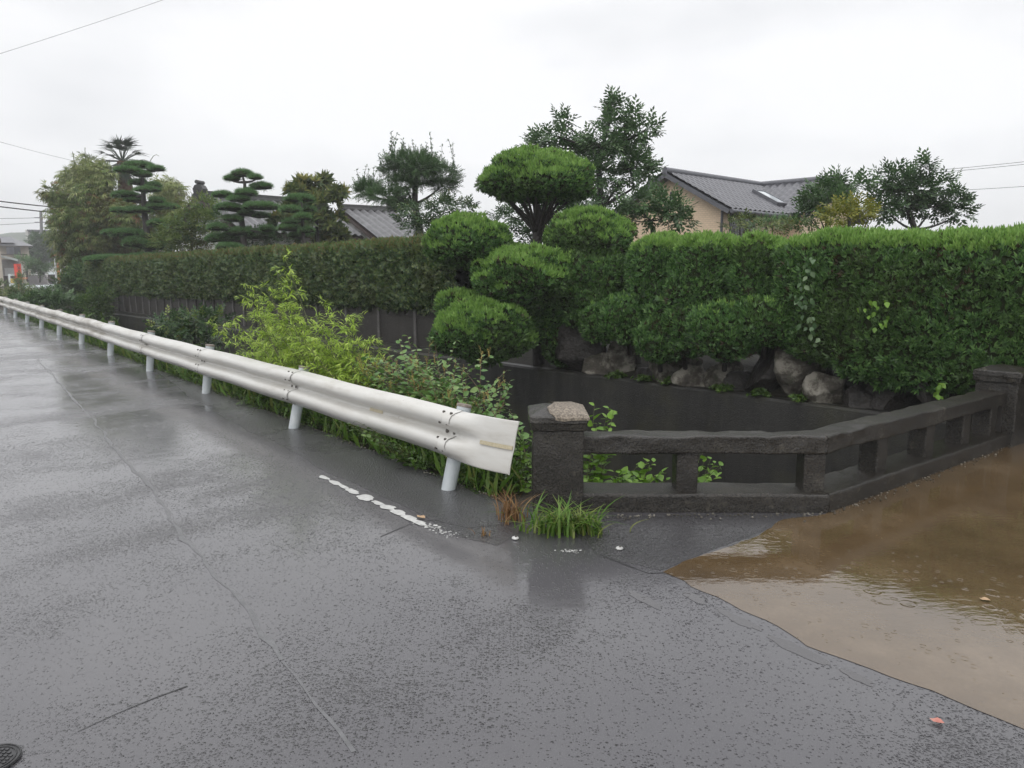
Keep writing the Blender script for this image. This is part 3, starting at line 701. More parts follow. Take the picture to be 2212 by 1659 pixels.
# ------------------------------------------------------------------ clipped foliage
def foliage(mb, v, q, dens, size, up=.5, spread=.5, T=PLUME, mi=0, tipmi=None, tipz=.45, sizes=None, brown=None, sink=.3):
    n = int(area(v, q)*dens); P, N, _ = sample(v, q, n)
    lump = fbm(P*3.1+5, 3); fine = fbm(P*6.0+9, 2)-.5
    P = P + N*((fine*.15+.055)*min(1, size/.08))[:, None]
    Dv = N*.45 + (up+.35)*UPV + (spread+.25)*rnd(n); S = size*rng.uniform(.6, 1.45, n)
    P = P - N*(S*sink)[:, None]
    pr = rng.random(n)
    top = (N[:, 2] > tipz) & (pr < .85*np.clip((N[:, 2]-tipz)*3+.25, 0, 1)) if tipmi is not None else np.zeros(n, bool)
    br = (pr > .90) & (lump < .42) & ~top if brown is not None else np.zeros(n, bool)
    k = ~(top | br); R = N*1.1+UPV*.45+.75*rnd(n)
    scatter(mb, T, P[k], Dv[k], R[k], S[k], mi)
    if top.any(): scatter(mb, T, P[top], N[top]*.5+UPV*.9+.4*rnd(n)[top], R[top], S[top]*1.15, tipmi)
    if br.any(): scatter(mb, T, P[br], Dv[br], R[br], S[br], brown)
def lumpy(v, q, amp, fr, seed):
    c = v.mean(0); return v
def hedge_core(t0, t1, off0, off1, zb, zt, nlen=60, seed=0, lobe=.09, fr=1.6, m=40, endr=.35, colw=0.0):
    ts = np.linspace(t0, t1, nlen); V = []
    a = np.arange(m)*2*math.pi/m; ca, sa = np.cos(a), np.sin(a)
    e = .38; cx_, cz = np.sign(ca)*np.abs(ca)**e, np.sign(sa)*np.abs(sa)**e
    for t_ in ts:
        dmin = min(abs(t_-t0), abs(t_-t1)); k = 1 if dmin > endr else math.sqrt(max(.02, 1-(1-dmin/endr)**2))
        zb_ = zb(t_) if callable(zb) else zb; zt_ = zt(t_) if callable(zt) else zt
        oc, ow = (off0+off1)/2, (off1-off0)/2*(.35+.65*k); zc, zh = (zb_+zt_)/2, (zt_-zb_)/2*(.55+.45*k)
        for x, z in zip(cx_, cz): V.append(WP(t_, oc+x*ow, zc+z*zh))
    V = np.array(V); q = grid(nlen, m, True)
    c_ = np.array([WP(t_, (off0+off1)/2, 1.3) for t_ in ts]).repeat(m, 0)
    n_ = nrm((V-c_)*[1, 1, .8])
    nz = fbm(V*[fr, fr, fr*.55]+seed, 3)-.5
    nz2 = vn(V*[3.6, 3.6, 2.2]+seed*2)-.5
    topk = np.clip((V[:, 2]-1.8)/.2, 0, 1)
    V = V + n_*((lobe*2.2*nz+lobe*.8*nz2)*(1-.75*topk))[:, None]
    return V, q
# left clipped hedge along the fence
hl = thing('clipped_hedge', 'long dark clipped leafy hedge with bronze tips above the concrete panel fence', 'hedge', WP(WU(600, .6), .6, 0))
tR, tL = WU(985, .5), WU(225, .5)
v, q = hedge_core(tR-.2, tL+.3, .0, 1.15, lambda t_: .93 - .006*t_, lambda t_: 2.14-.011*(t_-3) - .10*max(0, (t_-tL+2.2)/2.2), 150, 3, .07, 1.2, 36)
if area(v, q) and np.dot(np.cross(v[q[0][1]]-v[q[0][0]], v[q[0][2]]-v[q[0][0]]), v[q[0][0]]-v.mean(0)) < 0: q = q[:, ::-1]
g = MB(); g.add(v, q, 1)
foliage(g, v, q, 800, .100, .25, .9, sprig(5, .5, .30, 60), 0, 2, .5, sink=.2)
g.build('foliage', [M['hedge'], M['juniper_core'], M['hedge_tip']], hl)
g = MB()
for t_ in np.arange(tR, tL, .33): tube(g, [WP(t_, .55, .2), WP(t_+.03*rng.normal(), .55+.08*rng.normal(), 1.1)], .022, 5)
g.build('stems', M['bark'], hl)

def outward(v, q):
    cen = v.mean(0); a, b_, c = v[q[:, 0]], v[q[:, 1]], v[q[:, 2]]
    s = (np.cross(b_-a, c-a)*(a-cen)).sum(1)
    return q if s.mean() > 0 else q[:, ::-1]
JM = [M['juniper'], M['juniper_core'], M['juniper_tip'], M['juniper_brown']]
def jun_pad(mb, c, r, seed, dens=1150, size=.078, flat=None, amp=.20, fr=2.4, tipz=.5, pw=.9):
    v, q = blob(c, np.maximum(np.array(r)-.055, np.array(r)*.6), seed, 34, 46, amp, fr, flat, pw); q = outward(v, q)
    mb.add(v, q, 1); foliage(mb, v, q, dens, size, .55, .45, PLUME, 0, 2, tipz, brown=3)
# right juniper hedge, near block and the lumpy block
tr0, tr1, tr2 = WU(2600, .1), WU(1735, 0), WU(1335, .1)
def near_zb(t_): return .42 + .10*math.sin(t_*2.1) + .05*math.sin(t_*5)
h2 = thing('juniper_hedge', 'tall dense clipped juniper hedge with a pale fresh top above the dark pillar', 'hedge', WP(tr1-2, .6, 0), 'clipped junipers above the rocks')
v, q = hedge_core(tr0, tr1+.25, -.10, 1.25, near_zb, lambda t_: 1.97+.03*math.sin(t_*1.7), 110, 8, .12, 1.5, 48, .3); q = outward(v, q)
g = MB(); g.add(v, q, 1); foliage(g, v, q, 1150, .078, .5, .6, PLUME, 0, 2, .45, brown=3)
Pt, Nt, _ = sample(v, q, 9000); s_ = (Nt[:, 2] > .6) & (Pt[:, 2] > 1.8); Pt = Pt[s_]; n = len(Pt)
scatter(g, PLUME, Pt, UPV+.35*rnd(n), rnd(n), rng.uniform(.06, .13, n), 2)
g.build('foliage', JM, h2)
h3 = thing('juniper_hedge', 'lumpy clipped juniper hedge with vertical grooves between topiary and tall dense hedge', 'hedge', WP(tr1+2, .6, 0), 'clipped junipers above the rocks')
g = MB()
cols = [(1335, 1430, .03), (1430, 1545, -.12), (1545, 1650, .05), (1650, 1745, -.08)]
for k, (ua, ub, of) in enumerate(cols):
    ta, tb_ = WU(ub, 0)+.035, WU(ua, 0)-.035
    v, q = hedge_core(ta, tb_, .0+of, 1.15+of, [.62, .66, .55, .68][k], 2.04-.015*k, 34, 20+k*5, .19, 1.9, 40, .42); q = outward(v, q)
    g.add(v, q, 1); foliage(g, v, q, 1150, .078, .5, .6, PLUME, 0, 2, .45, brown=3)
    Pt, Nt, _ = sample(v, q, 2200); s_ = (Nt[:, 2] > .6) & (Pt[:, 2] > 1.8); Pt = Pt[s_]; n = len(Pt)
    scatter(g, PLUME, Pt, UPV+.3*rnd(n), rnd(n), rng.uniform(.06, .12, n), 2)
g.build('foliage', JM, h3)
g = MB()
for u in (1380, 1480, 1590, 1690, 1800, 1950, 2080): t_ = WU(u, .6); tube(g, [WP(t_, .6, .2), WP(t_+.1, .55, .9)], .06, 8)
g.build('stems', M['bark'], h3)
# small rounded junipers below the lumpy block
low = [(1268, 622, 74, 80, .45, 'dark rounded juniper clump between the mushroom topiary and the hedge'),
       (1300, 700, 40, 36, .12, 'small round juniper above the dark brown boulder'), (1355, 692, 48, 46, .05, 'round juniper ball over the pale rounded rocks'),
       (1425, 735, 44, 42, .0, 'low dark juniper ball just above the pale pillar-like rock'), (1432, 680, 34, 30, .12, 'olive tinted juniper tuft in the gap of the lumpy hedge'),
       (1492, 700, 42, 44, .02, 'bright green juniper lobe beneath the second hedge groove'), (1568, 722, 66, 50, -.06, 'widest low juniper lobe overhanging the rocks'),
       (1655, 700, 55, 44, .0, 'juniper lobe with brown spots beside the tall dense hedge'), (1480, 748, 34, 26, -.05, 'small bright juniper tuft hanging over the speckled rocks')]
for k, (u, vv, hw, hh, of, lb) in enumerate(low):
    t_ = WU(u, of); c = WP(t_, of); c[2] = D(u, vv, c[1])[2]; m_ = mpp(c[1])
    hw, hh, vv = hw*1.2, hh*1.2, vv-4
    o = thing('juniper_bush', lb, 'bush', (c[0], c[1], .2), 'low rounded junipers')
    g = MB(); jun_pad(g, c, (hw*m_, hw*m_*.95, hh*m_), 40+k, tipz=.93, amp=.30, fr=3.0); g.build('foliage', JM, o)
    g = MB(); tube(g, [c+(.08, .25, -hh*m_-.15), c], .035, 6); g.build('stem', M['bark'], o)

# mushroom topiary
tp = D(1162, 700, 12.45)
to = thing('cloud_pruned_juniper', 'cloud pruned juniper with a large mushroom top and round pads over the canal', 'tree', (tp[0], tp[1], .2))
pads = [(1160, 402, 116, 70, 12.6, .45), (1015, 530, 92, 58, 12.1, .8), (1275, 518, 92, 60, 12.0, .85), (1140, 608, 116, 70, 11.65, .75), (1045, 722, 108, 72, 11.35, .85), (998, 668, 58, 40, 11.9, .9), (1212, 742, 42, 62, 12.0, 1), (1085, 578, 74, 50, 12.3, .8), (1228, 655, 84, 70, 12.1, .9), (1110, 690, 72, 54, 12.1, .9), (1225, 575, 66, 56, 12.5, .9)]
trunk = [D(1166, 800, 12.45), D(1160, 700, 12.45), D(1166, 610, 12.5), D(1160, 530, 12.6), D(1163, 470, 12.6), D(1158, 420, 12.6)]
g = MB(); tube(g, trunk, [.12, .10, .095, .09, .075, .04], 10); g.build('trunk', M['bark'], to)
g = MB()
for k, (u, vv, hw, hh, Y, fl) in enumerate(pads):
    c = D(u, vv, Y)
    if k: tube(g, bez(trunk[1] if k > 3 else trunk[2], (np.asarray(trunk[2])+c)/2+(0, 0, -.1), c, 7), np.linspace(.06, .03, 7), 7)
for a in np.arange(15)*2*math.pi/15:
    c = D(1160, 402, 12.6); e_ = c+np.array([math.cos(a)*.75*rng.uniform(.5, 1.1), math.sin(a)*.75, .05+rng.uniform(-.05, .1)])
    tube(g, bez(trunk[3]+(0, 0, rng.uniform(0, .35)), (trunk[4]+e_)/2+(0, 0, -.1), e_, 7), np.linspace(.035, .010, 7), 5)
    for _ in range(3): tube(g, [e_*.5+trunk[4]*.5, e_+rnd(1)[0]*.18], [.012, .005], 4)
g.build('limb', M['bark'], to)
for k, (u, vv, hw, hh, Y, fl) in enumerate(pads):
    c = D(u, vv, Y); m_ = mpp(Y); g = MB()
    jun_pad(g, c, (hw*m_, hw*m_*.9, hh*m_), 60+k, 1150, .08, fl, .26, 2.4, .35, 1.0)
    g.build('foliage_pad', JM, to)

# ------------------------------------------------------------------ rocks
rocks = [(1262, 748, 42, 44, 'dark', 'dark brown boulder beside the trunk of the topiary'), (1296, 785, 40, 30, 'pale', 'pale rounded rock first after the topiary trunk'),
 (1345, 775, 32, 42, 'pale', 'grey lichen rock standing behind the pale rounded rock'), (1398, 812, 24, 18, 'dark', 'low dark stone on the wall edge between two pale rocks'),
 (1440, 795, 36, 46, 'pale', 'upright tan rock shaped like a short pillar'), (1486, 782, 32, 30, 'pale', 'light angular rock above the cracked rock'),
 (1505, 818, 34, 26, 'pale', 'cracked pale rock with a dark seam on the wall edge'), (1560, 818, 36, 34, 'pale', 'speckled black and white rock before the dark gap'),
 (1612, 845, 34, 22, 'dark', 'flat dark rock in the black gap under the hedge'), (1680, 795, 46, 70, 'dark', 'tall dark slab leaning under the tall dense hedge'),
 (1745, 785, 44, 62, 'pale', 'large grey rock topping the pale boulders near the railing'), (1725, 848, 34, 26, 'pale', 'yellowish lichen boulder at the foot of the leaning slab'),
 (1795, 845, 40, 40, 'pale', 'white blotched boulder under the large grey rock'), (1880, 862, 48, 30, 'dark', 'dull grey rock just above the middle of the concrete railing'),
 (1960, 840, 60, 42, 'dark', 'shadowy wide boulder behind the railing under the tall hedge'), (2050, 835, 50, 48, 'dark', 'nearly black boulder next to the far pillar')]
for k, (u, vv, hw, hh, kind, lb) in enumerate(rocks):
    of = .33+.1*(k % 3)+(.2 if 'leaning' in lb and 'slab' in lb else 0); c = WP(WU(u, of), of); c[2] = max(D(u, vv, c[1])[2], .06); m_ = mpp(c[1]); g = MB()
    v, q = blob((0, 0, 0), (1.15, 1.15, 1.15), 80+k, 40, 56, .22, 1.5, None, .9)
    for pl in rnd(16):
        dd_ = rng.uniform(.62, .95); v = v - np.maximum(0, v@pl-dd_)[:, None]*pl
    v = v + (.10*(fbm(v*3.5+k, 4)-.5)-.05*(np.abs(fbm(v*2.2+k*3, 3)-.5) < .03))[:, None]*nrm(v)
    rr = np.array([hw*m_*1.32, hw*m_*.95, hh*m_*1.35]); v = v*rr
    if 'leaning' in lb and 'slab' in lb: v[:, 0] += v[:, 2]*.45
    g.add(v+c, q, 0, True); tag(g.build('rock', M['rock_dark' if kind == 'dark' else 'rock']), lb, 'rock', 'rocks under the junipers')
def clump(name, lb, cat, c, r, n, size, T, mats, group=None, up=.8):
    g = MB(); P = np.asarray(c)+rng.normal(size=(n, 3))*np.asarray(r)*.5; P[:, 2] = c[2]+np.abs(P[:, 2]-c[2])
    scatter(g, T, P, nrm(P-np.asarray(c)+(0, 0, -.0))*.6+UPV*up*.6+.4*rnd(n), UPV+.5*rnd(n), size*rng.uniform(.6, 1.3, n))
    return tag(g.build(name, mats), lb, cat, group)
for k, (u, vv, lb) in enumerate([(1333, 812, 'small green weeds under the pale rounded rocks'), (1395, 826, 'sparse weeds at the wall edge by the low dark stone'), (1455, 835, 'weeds rooted under the upright tan rock'), (1565, 850, 'bright weeds below the speckled rock'), (1740, 872, 'weeds below the yellowish lichen boulder'), (1650, 858, 'thin weeds at the foot of the leaning dark slab')]):
    c = WP(WU(u, .06), .06, .05); clump('weed', lb, 'weed', c, (.12, .07, .06), 70, .05, ROSETTE, M['weed'], 'weeds along the wall edge')

# climbing vines on the tall hedge
def vine(lb, pts, n, mat):
    g = MB(); P = []
    for u, vv, sp_ in pts:
        for _ in range(n):
            uu, v2 = u+rng.normal()*sp_, vv+rng.normal()*sp_; t_ = WU(uu, -.16); c = WP(t_, -.27+rng.uniform(-.05, .05)); c[2] = D(uu, v2, c[1])[2]; P.append(c)
    P = np.array(P); n_ = len(P); fw = np.r_[-WN, .5]
    scatter(g, OVATE, P, np.array([0, 0, -1.0])+.8*rnd(n_), fw+.5*rnd(n_), rng.uniform(.05, .085, n_))
    tag(g.build('climbing_vine', mat), lb, 'vine', 'vines on the hedge')
vine('pale leafed climbing vine running down the corner of the tall hedge', [(1748, 580, 9), (1742, 610, 10), (1735, 640, 9), (1755, 690, 12), (1765, 720, 13), (1752, 660, 8)], 9, M['broad_pale'])
vine('bright broad vine leaves in the middle of the tall hedge face', [(1880, 665, 14), (1905, 700, 12), (1895, 655, 10)], 6, M['fresh'])
vine('hanging green vine tip over the dark boulders under the tall hedge', [(2045, 850, 4), (2045, 870, 4), (2047, 830, 4)], 6, M['fresh'])

# ------------------------------------------------------------------ trees behind
c1 = lambda x, y: (x*.3125, 259.2+y*.3125)
c2 = lambda x, y: (345.6+x*.3125, 259.2+y*.3125)
c3 = lambda x, y: (864+x*.2734, 172.8+y*.2734)
c4 = lambda x, y: (1296+x*.4142, 302.4+y*.4142)
def leafy(mb, c, r, n, T, size, mi=0, droop=.0, seed=0, shell=.5):
    u = rnd(n); k = rng.uniform(shell, 1.0, n)**.8*(.78+.5*fbm(u*1.8+seed, 2))
    P = np.asarray(c)+u*k[:, None]*np.asarray(r)
    Dv = u*.9+UPV*(.35-droop)+.6*rnd(n); N = UPV+.5*u+.55*rnd(n)
    scatter(mb, T, P, Dv, N, size*rng.uniform(.7, 1.25, n), mi)
def tree(name, lb, cat, cl, cv, Y, T, size, dens, mats, trunk=None, tr=.08, base=None, group=None, jit=.5, shoots=0, tips=None, shell=.45, sc=1.0, droop=0.0, bark='bark', depth=.85):
    P = [cv(x, y) for x, y, _, _ in cl]; m_ = mpp(Y); un = abs(cv(1, 0)[0]-cv(0, 0)[0])
    cen = [D(u, v_, Y+rng.uniform(-jit, jit)) for u, v_ in P]
    tk = [D(*cv(x, y), Y) for x, y in trunk] if trunk else [np.mean(cen, 0)-(0, 0, 1), np.mean(cen, 0)]
    b0 = tk[0].copy(); gz = .4
    if b0[2] > gz: tk = [np.array([b0[0]+.1, b0[1], gz])]+tk
    o = thing(name, lb, cat, (tk[0][0], tk[0][1], min(tk[0][2], gz)), group)
    g = MB(); tube(g, tk, np.linspace(tr, tr*.45, len(tk)), 8)
    for c in cen:
        k = int(np.argmin([np.linalg.norm(c-p)+(0 if p[2] < c[2] else .6) for p in tk])); a = tk[k]
        tube(g, bez(a, (a+c)/2+(0, 0, -.12), c, 6), np.linspace(tr*.4, tr*.1, 6), 5)
    g.build('trunk', M[bark], o)
    g = MB()
    for k, (c, (x, y, hw, hh)) in enumerate(zip(cen, cl)):
        rx, rz = hw*un*m_*sc, hh*un*m_*sc; rx, rz = max(rx*.6, rx-size*.20), max(rz*.5, rz-size*.38); ry = max(rx, rz)*depth
        n = max(24, int(dens*2.6*(rx+size*.4)*max(rz+size*.48, rx*.5)*4*.8))
        leafy(g, c, (rx, ry, rz), n, T, size, 0, droop, k, shell)
        if tips is not None: leafy(g, c+(0, 0, rz*.35), (rx*.9, ry*.9, rz*.8), n//7, T, size, 1, droop, k+9, .7)
        if shoots:
            for _ in range(int(shoots*rx*4)):
                b_ = c+np.array([rng.uniform(-1, 1)*rx, rng.uniform(-.6, .6)*ry, rz*.5]); e_ = b_+np.array([rng.normal()*.12, 0, rng.uniform(.35, .85)])
                pp = bez(b_, (b_+e_)/2+rnd(1)[0]*.05, e_, 6); tube(g, pp, .006, 3, 2)
                scatter(g, SINGLE, np.repeat(pp[1:], 4, 0)+.02*rnd(20), rnd(20)+UPV*.5, UPV+.4*rnd(20), .085, 0)
    g.build('crown', mats, o); return o
# tall persimmon-like tree
tree('broadleaf_tree', 'tall airy broadleaf tree rising behind the mushroom topiary', 'tree',
 [(1280,285,60,50),(1110,430,70,55),(1230,390,80,50),(1670,200,50,60),(1840,235,70,45),(1700,330,150,80),(1940,350,110,45),(1330,500,150,70),(1600,470,190,90),(1820,480,120,70),(1700,620,220,100),(1890,680,110,80),(1560,740,150,90),(1760,770,120,60),(1990,735,80,40),(1620,900,130,70),(1460,620,130,80),(1080,520,70,40),(1690,150,30,40)],
 (lambda x, y: c3(x, y+(45 if y < 520 else 0))), 17, SPRIG, .33, 62, [M['broad'], M['broad_pale']], [(1600,1150),(1590,1000),(1570,700),(1600,480)], .11, tips=1, shell=.35, droop=.1, sc=.95)
tree('evergreen_shrub', 'dark evergreen shrub behind the stem of the mushroom topiary', 'shrub',
 [(880,1080,150,45),(1250,1060,140,60),(1290,960,120,50),(1160,1140,100,60),(1500,1250,120,120),(1180,1230,160,70),(1000,1240,90,50),(1620,1350,120,140),(1560,1500,120,120),(1420,960,130,60),(1520,1060,110,70),(960,1150,100,50)], c3, 14.6, SPRIG, .26, 95, [M['broad_dark']], [(1150,1350),(1150,1100)], .07)
tree('broadleaf_shrub', 'green shrub in front of the beige gable wall', 'shrub',
 [(200,330,80,50),(330,310,70,35),(380,370,80,50),(260,400,90,50),(430,430,60,30),(130,400,60,50)], c4, 15.5, SPRIG, .30, 75, [M['broad'], M['broad_pale']], [(270,560),(270,420)], .05, tips=1, droop=.05, group='shrubs before the beige house')
tree('broadleaf_tree', 'dark broadleaf tree right of the beige house above the tall hedge', 'tree',
 [(1500,155,75,55),(1590,200,120,80),(1690,110,45,40),(1560,290,170,80),(1800,205,65,45),(1850,275,85,60),(1885,350,80,50),(1720,330,120,60),(1480,330,90,60),(1640,240,100,70)],
 (lambda x, y: c4(1680+(x-1680)*.93, y+38)), 15, SPRIG, .28, 72, [M['broad_dark'], M['broad']], [(1650,520),(1640,430),(1600,320),(1590,220)], .08, tips=1, shell=.35)
tree('broadleaf_shrub', 'mid green shrub against the right gable of the beige house', 'shrub',
 [(1190,270,95,50),(1130,330,80,50),(1250,230,30,35),(1080,390,70,40),(1350,245,60,35),(1220,340,100,60)], c4, 14.6, SPRIG, .28, 85, [M['broad'], M['broad_pale']], [(1180,480),(1190,300)], .05, tips=1)
tree('yellow_shrub', 'small yellow green shrub peeking over the tall hedge', 'shrub', [(1300,355,100,42),(1240,400,80,40),(1370,375,70,45),(1310,400,110,50)], c4, 13, SPRIG, .2, 120, [M['yellow']], [(1300,520),(1300,380)], .04)
tree('garden_shrub', 'low clipped green shrub under the eave of the beige house', 'shrub', [(880,430,90,28),(960,425,70,30),(830,440,60,22)], c4, 14, SPRIG_FINE, .16, 200, [M['pine']], [(900,560),(900,440)], .03)
tree('garden_shrub', 'thin bronze tipped shrub before the dark window of the beige house', 'shrub', [(760,425,40,25),(690,445,40,20),(1010,450,120,14),(850,462,120,10)], c4, 13.5, SPRIG, .18, 60, [M['loquat'], M['hedge_tip']], [(730,560),(730,430)], .025, tips=1)
# small-leaved tree with shoots
tree('small_leaved_tree', 'rounded small leaved tree with wispy shoots on top, behind the clipped hedge', 'tree',
 [(1740,270,170,60),(1620,340,90,50),(1450,450,85,45),(1560,510,130,50),(1950,360,120,65),(1690,420,90,60),(1950,430,105,38),(1820,310,120,60),(1640,560,80,38),(1780,390,70,40),(1400,480,50,30)],
 (lambda x, y: c2(x, y+22)), 21, SPRIG_FINE, .30, 230, [M['broad'], M['broad_pale'], M['bark']], [(1790,700),(1760,560),(1765,420),(1745,330)], .13, shoots=3.2, tips=1, shell=.3, sc=1.02)
tree('mixed_shrub', 'shrub with a few yellow leaves below the rounded small leaved tree', 'shrub',
 [(1800,640,150,60),(1980,600,130,60),(2090,610,90,45),(1700,690,60,50),(1900,740,120,60),(1780,740,110,50)], c2, 18.5, SPRIG, .28, 62, [M['broad_dark'], M['loquat']], [(1900,900),(1900,700)], .06, tips=1)
tree('bronze_leaved_tree', 'bronze green large leaved evergreen between the pines and the tiled house', 'tree',
 [(1020,445,100,48),(1130,425,40,30),(1225,510,65,45),(940,495,60,40),(1160,580,110,60),(840,700,80,60),(1150,700,140,80),(1050,810,150,45),(900,630,80,50),(1235,790,50,40),(1040,540,120,60),(1000,680,120,80)],
 c2, 25.5, ROSETTE, .34, 11, [M['loquat'], M['bronze_tip']], [(1090,900),(1080,700),(1080,520)], .1, tips=1, shell=.4)
tree('garden_tree', 'light green bush between the tall pine and the white gable', 'shrub',
 [(300,590,80,50),(220,680,110,60),(320,700,100,60),(150,780,120,60),(280,800,120,60),(60,850,120,60),(200,880,140,50),(60,740,60,40)], c2, 26, SPRIG, .36, 42, [M['bamboo'], M['broad']], [(220,960),(220,750)], .07, tips=1)

tree('garden_shrub', 'dark shrub filling the garden under the layered pine', 'shrub', [(640,830,120,55),(770,800,90,60),(480,860,110,45),(420,700,60,60),(830,860,80,40)], c2, 25, SPRIG, .3, 40, [M['broad_dark'], M['broad']], [(640,950),(640,830)], .05, tips=1)
def pine(lb, cv, pads, trunk, Y, tr, limbs=True, up=1.0, size=.15, extra=None):
    m_ = mpp(Y); un = abs(cv(1, 0)[0]-cv(0, 0)[0]); tk = [D(*cv(x, y), Y) for x, y in trunk]
    o = thing('cloud_pruned_pine', lb, 'tree', (tk[0][0], tk[0][1], .4), 'cloud pruned pines')
    if tk[0][2] > .4: tk = [np.array([tk[0][0], tk[0][1], .4])]+tk
    g = MB(); tube(g, tk, np.linspace(tr, tr*.35, len(tk)), 9); g.build('trunk', M['bark'], o)
    tp_ = np.array(tk); dense = np.concatenate([np.linspace(tp_[i], tp_[i+1], 8) for i in range(len(tp_)-1)])
    for k, (x, y, hw, hh) in enumerate(pads):
        c = D(*cv(x, y), Y+rng.uniform(-.4, .4)); rx, rz = hw*un*m_*1.06, hh*un*m_*1.35; g = MB()
        a = dense[int(np.argmin(np.linalg.norm((dense-c)*[1, 1, 1.6], axis=1)+.5*(dense[:, 2] > c[2]+.1)))]
        tube(g, bez(a, (a+c)/2+(0, 0, -.06), c-(0, 0, rz*.3), 6), np.linspace(tr*.38, tr*.16, 6), 6, 2)
        v, q = blob(c, (rx*.9, rx*.75, rz*.75), k+3, 12, 24, .2, 2, .45); q = outward(v, q); g.add(v, q, 1)
        n = int(area(v, q)*230/ (size/.15)**1.4); P, N, _ = sample(v, q, n); kp = (N[:, 2] > -.25) | (rng.random(n) < .3)
        P, N = P[kp], N[kp]; n = len(P)
        scatter(g, NEEDLE, P-N*.03, N*.7+UPV*up*.8+.25*rnd(n), rnd(n), size*rng.uniform(.7, 1.2, n), 0)
        g.build('foliage_pad', [M['pine'], M['juniper_core'], M['bark']], o)
    return o
pine('tall tiered pine with a bare dark trunk in front of the palm', c1,
 [(960,322,105,24),(885,355,85,22),(1075,345,60,22),(985,385,62,22),(960,440,58,22),(1060,460,48,22),(1020,490,85,20),(870,525,90,24),(1080,565,50,24),(920,560,60,18),(830,632,60,18),(960,632,90,22),(1130,605,105,22),(1100,720,80,24),(860,790,150,26),(1000,810,60,34),(950,860,100,45),(1050,880,95,40),(800,968,200,24),(1050,950,170,24),(890,1012,170,20)],
 [(1030,950),(1020,800),(1000,650),(990,500),(980,350)], 28, .17)
pine('layered pine with a flat umbrella top before the dark tiled roof', c2,
 [(570,380,70,27),(500,412,55,24),(660,405,45,20),(700,468,75,26),(435,525,65,22),(590,512,80,24),(545,555,70,24),(475,612,92,30),(700,608,115,28),(600,650,60,26),(700,668,60,22),(500,690,60,24),(400,752,70,28),(560,785,108,32),(430,830,110,36),(700,805,90,40),(480,890,90,28),(740,760,50,26)],
 [(585,930),(572,760),(565,680),(590,560),(585,430)], 24, .13)
pine('small pine with soft rounded tiers in front of the bronze green evergreen', c2,
 [(965,555,100,28),(905,630,70,25),(1010,625,60,25),(985,682,60,26),(890,755,70,28),(955,805,68,28),(1015,770,50,22),(900,712,50,20)], [(1000,900),(985,700),(980,570)], 22.5, .08)
# palm
pb_ = D(*c1(868, 470), 37); ptop = D(*c1(845, 285), 37)
o = thing('palm_tree', 'windmill palm with a shaggy brown trunk above the bamboo', 'palm', (pb_[0], pb_[1], 0))
g = MB(); tube(g, [(pb_[0], pb_[1], 0), pb_, ptop], [.28, .34, .24], 12); g.build('trunk', M['palmtrunk'], o)
g = MB()
for k in range(32):
    a = k*2.4; e = 1.25-2.2*(k/32); d_ = np.array([math.cos(a)*math.cos(e), math.sin(a)*math.cos(e), math.sin(e)])
    st = ptop+d_*rng.uniform(.55, .85); tube(g, [ptop, st], [.03, .02], 4)
    s_ = nrm(np.cross(d_, UPV+.01)); n_ = np.cross(s_, d_)
    for j in range(13):
        f_ = -1.1+2.2*j/12; dd = d_*math.cos(f_)+s_*math.sin(f_)
        scatter(g, tmpl([tl((0,0,0),(0,1,0),Z,1,.10,.25,0)]), st[None], dd[None], (n_+UPV*.3)[None], .48+.25*rng.random(), 0)
g.build('crown', [M['palm']], o)
# bamboo grove
o = thing('bamboo_grove', 'large arching bamboo grove around the palm at the road bend', 'bamboo', D(230, 640, 36)*(1, 1, 0))
g = MB()
cl = [(600,330,90,60),(480,400,60,50),(350,500,60,35),(560,430,120,70),(680,380,90,80),(440,560,80,50),(640,520,130,80),(460,660,110,70),(620,640,140,90),(760,600,120,90),(480,780,130,80),(640,780,150,90),(800,720,120,90),(520,900,130,80),(680,920,150,90),(820,860,130,80),(580,1020,130,70),(740,1050,130,80),(660,1130,110,60),(1150,450,90,40),(1200,520,80,60),(1120,580,80,60),(1220,620,60,50),(900,640,120,80),(1150,700,100,60),(1080,820,110,70),(560,1100,70,60)]
for k, (x, y, hw, hh) in enumerate(cl):
    Y = 36+rng.uniform(-1.5, 1.5); c = D(*c1(x, y), Y); m_ = mpp(Y)*.3125
    n = int(hw*hh*.052); mi = 1 if y < 480 or (x > 1000 and y < 640) else 0
    leafy(g, c, (hw*m_*1.15, hw*m_, hh*m_*1.2), n, BAMBOO, .30, mi, .75, k, .1)
    leafy(g, c, (hw*m_*1.2, hw*m_, hh*m_*1.25), n//5, BAMBOO, .30, 1-mi, .75, k+5, .5)
    if y > 480: leafy(g, c, (hw*m_*1.2, hw*m_, hh*m_*1.25), n//6, BAMBOO, .26, 2, .75, k+7, .3)
g.build('foliage', [M['bamboo'], M['bamboo_pale'], M['rust']], o)
g = MB()
for x, y in ((350,470),(440,360),(520,300),(600,290),(700,330),(590,200),(500,230),(1100,250),(1160,430),(1230,480),(660,420),(800,480),(1060,470)):
    e_ = D(*c1(x, y), 36); b_ = D(*c1(700+(x-700)*.45, 1150), 36.5); b_[2] = 0; cc = b_*.35+e_*.65; cc[2] = e_[2]+.8
    tube(g, bez(b_, cc, e_, 12), np.linspace(.04, .008, 12), 5)
g.build('culms', M['greenstem'], o)

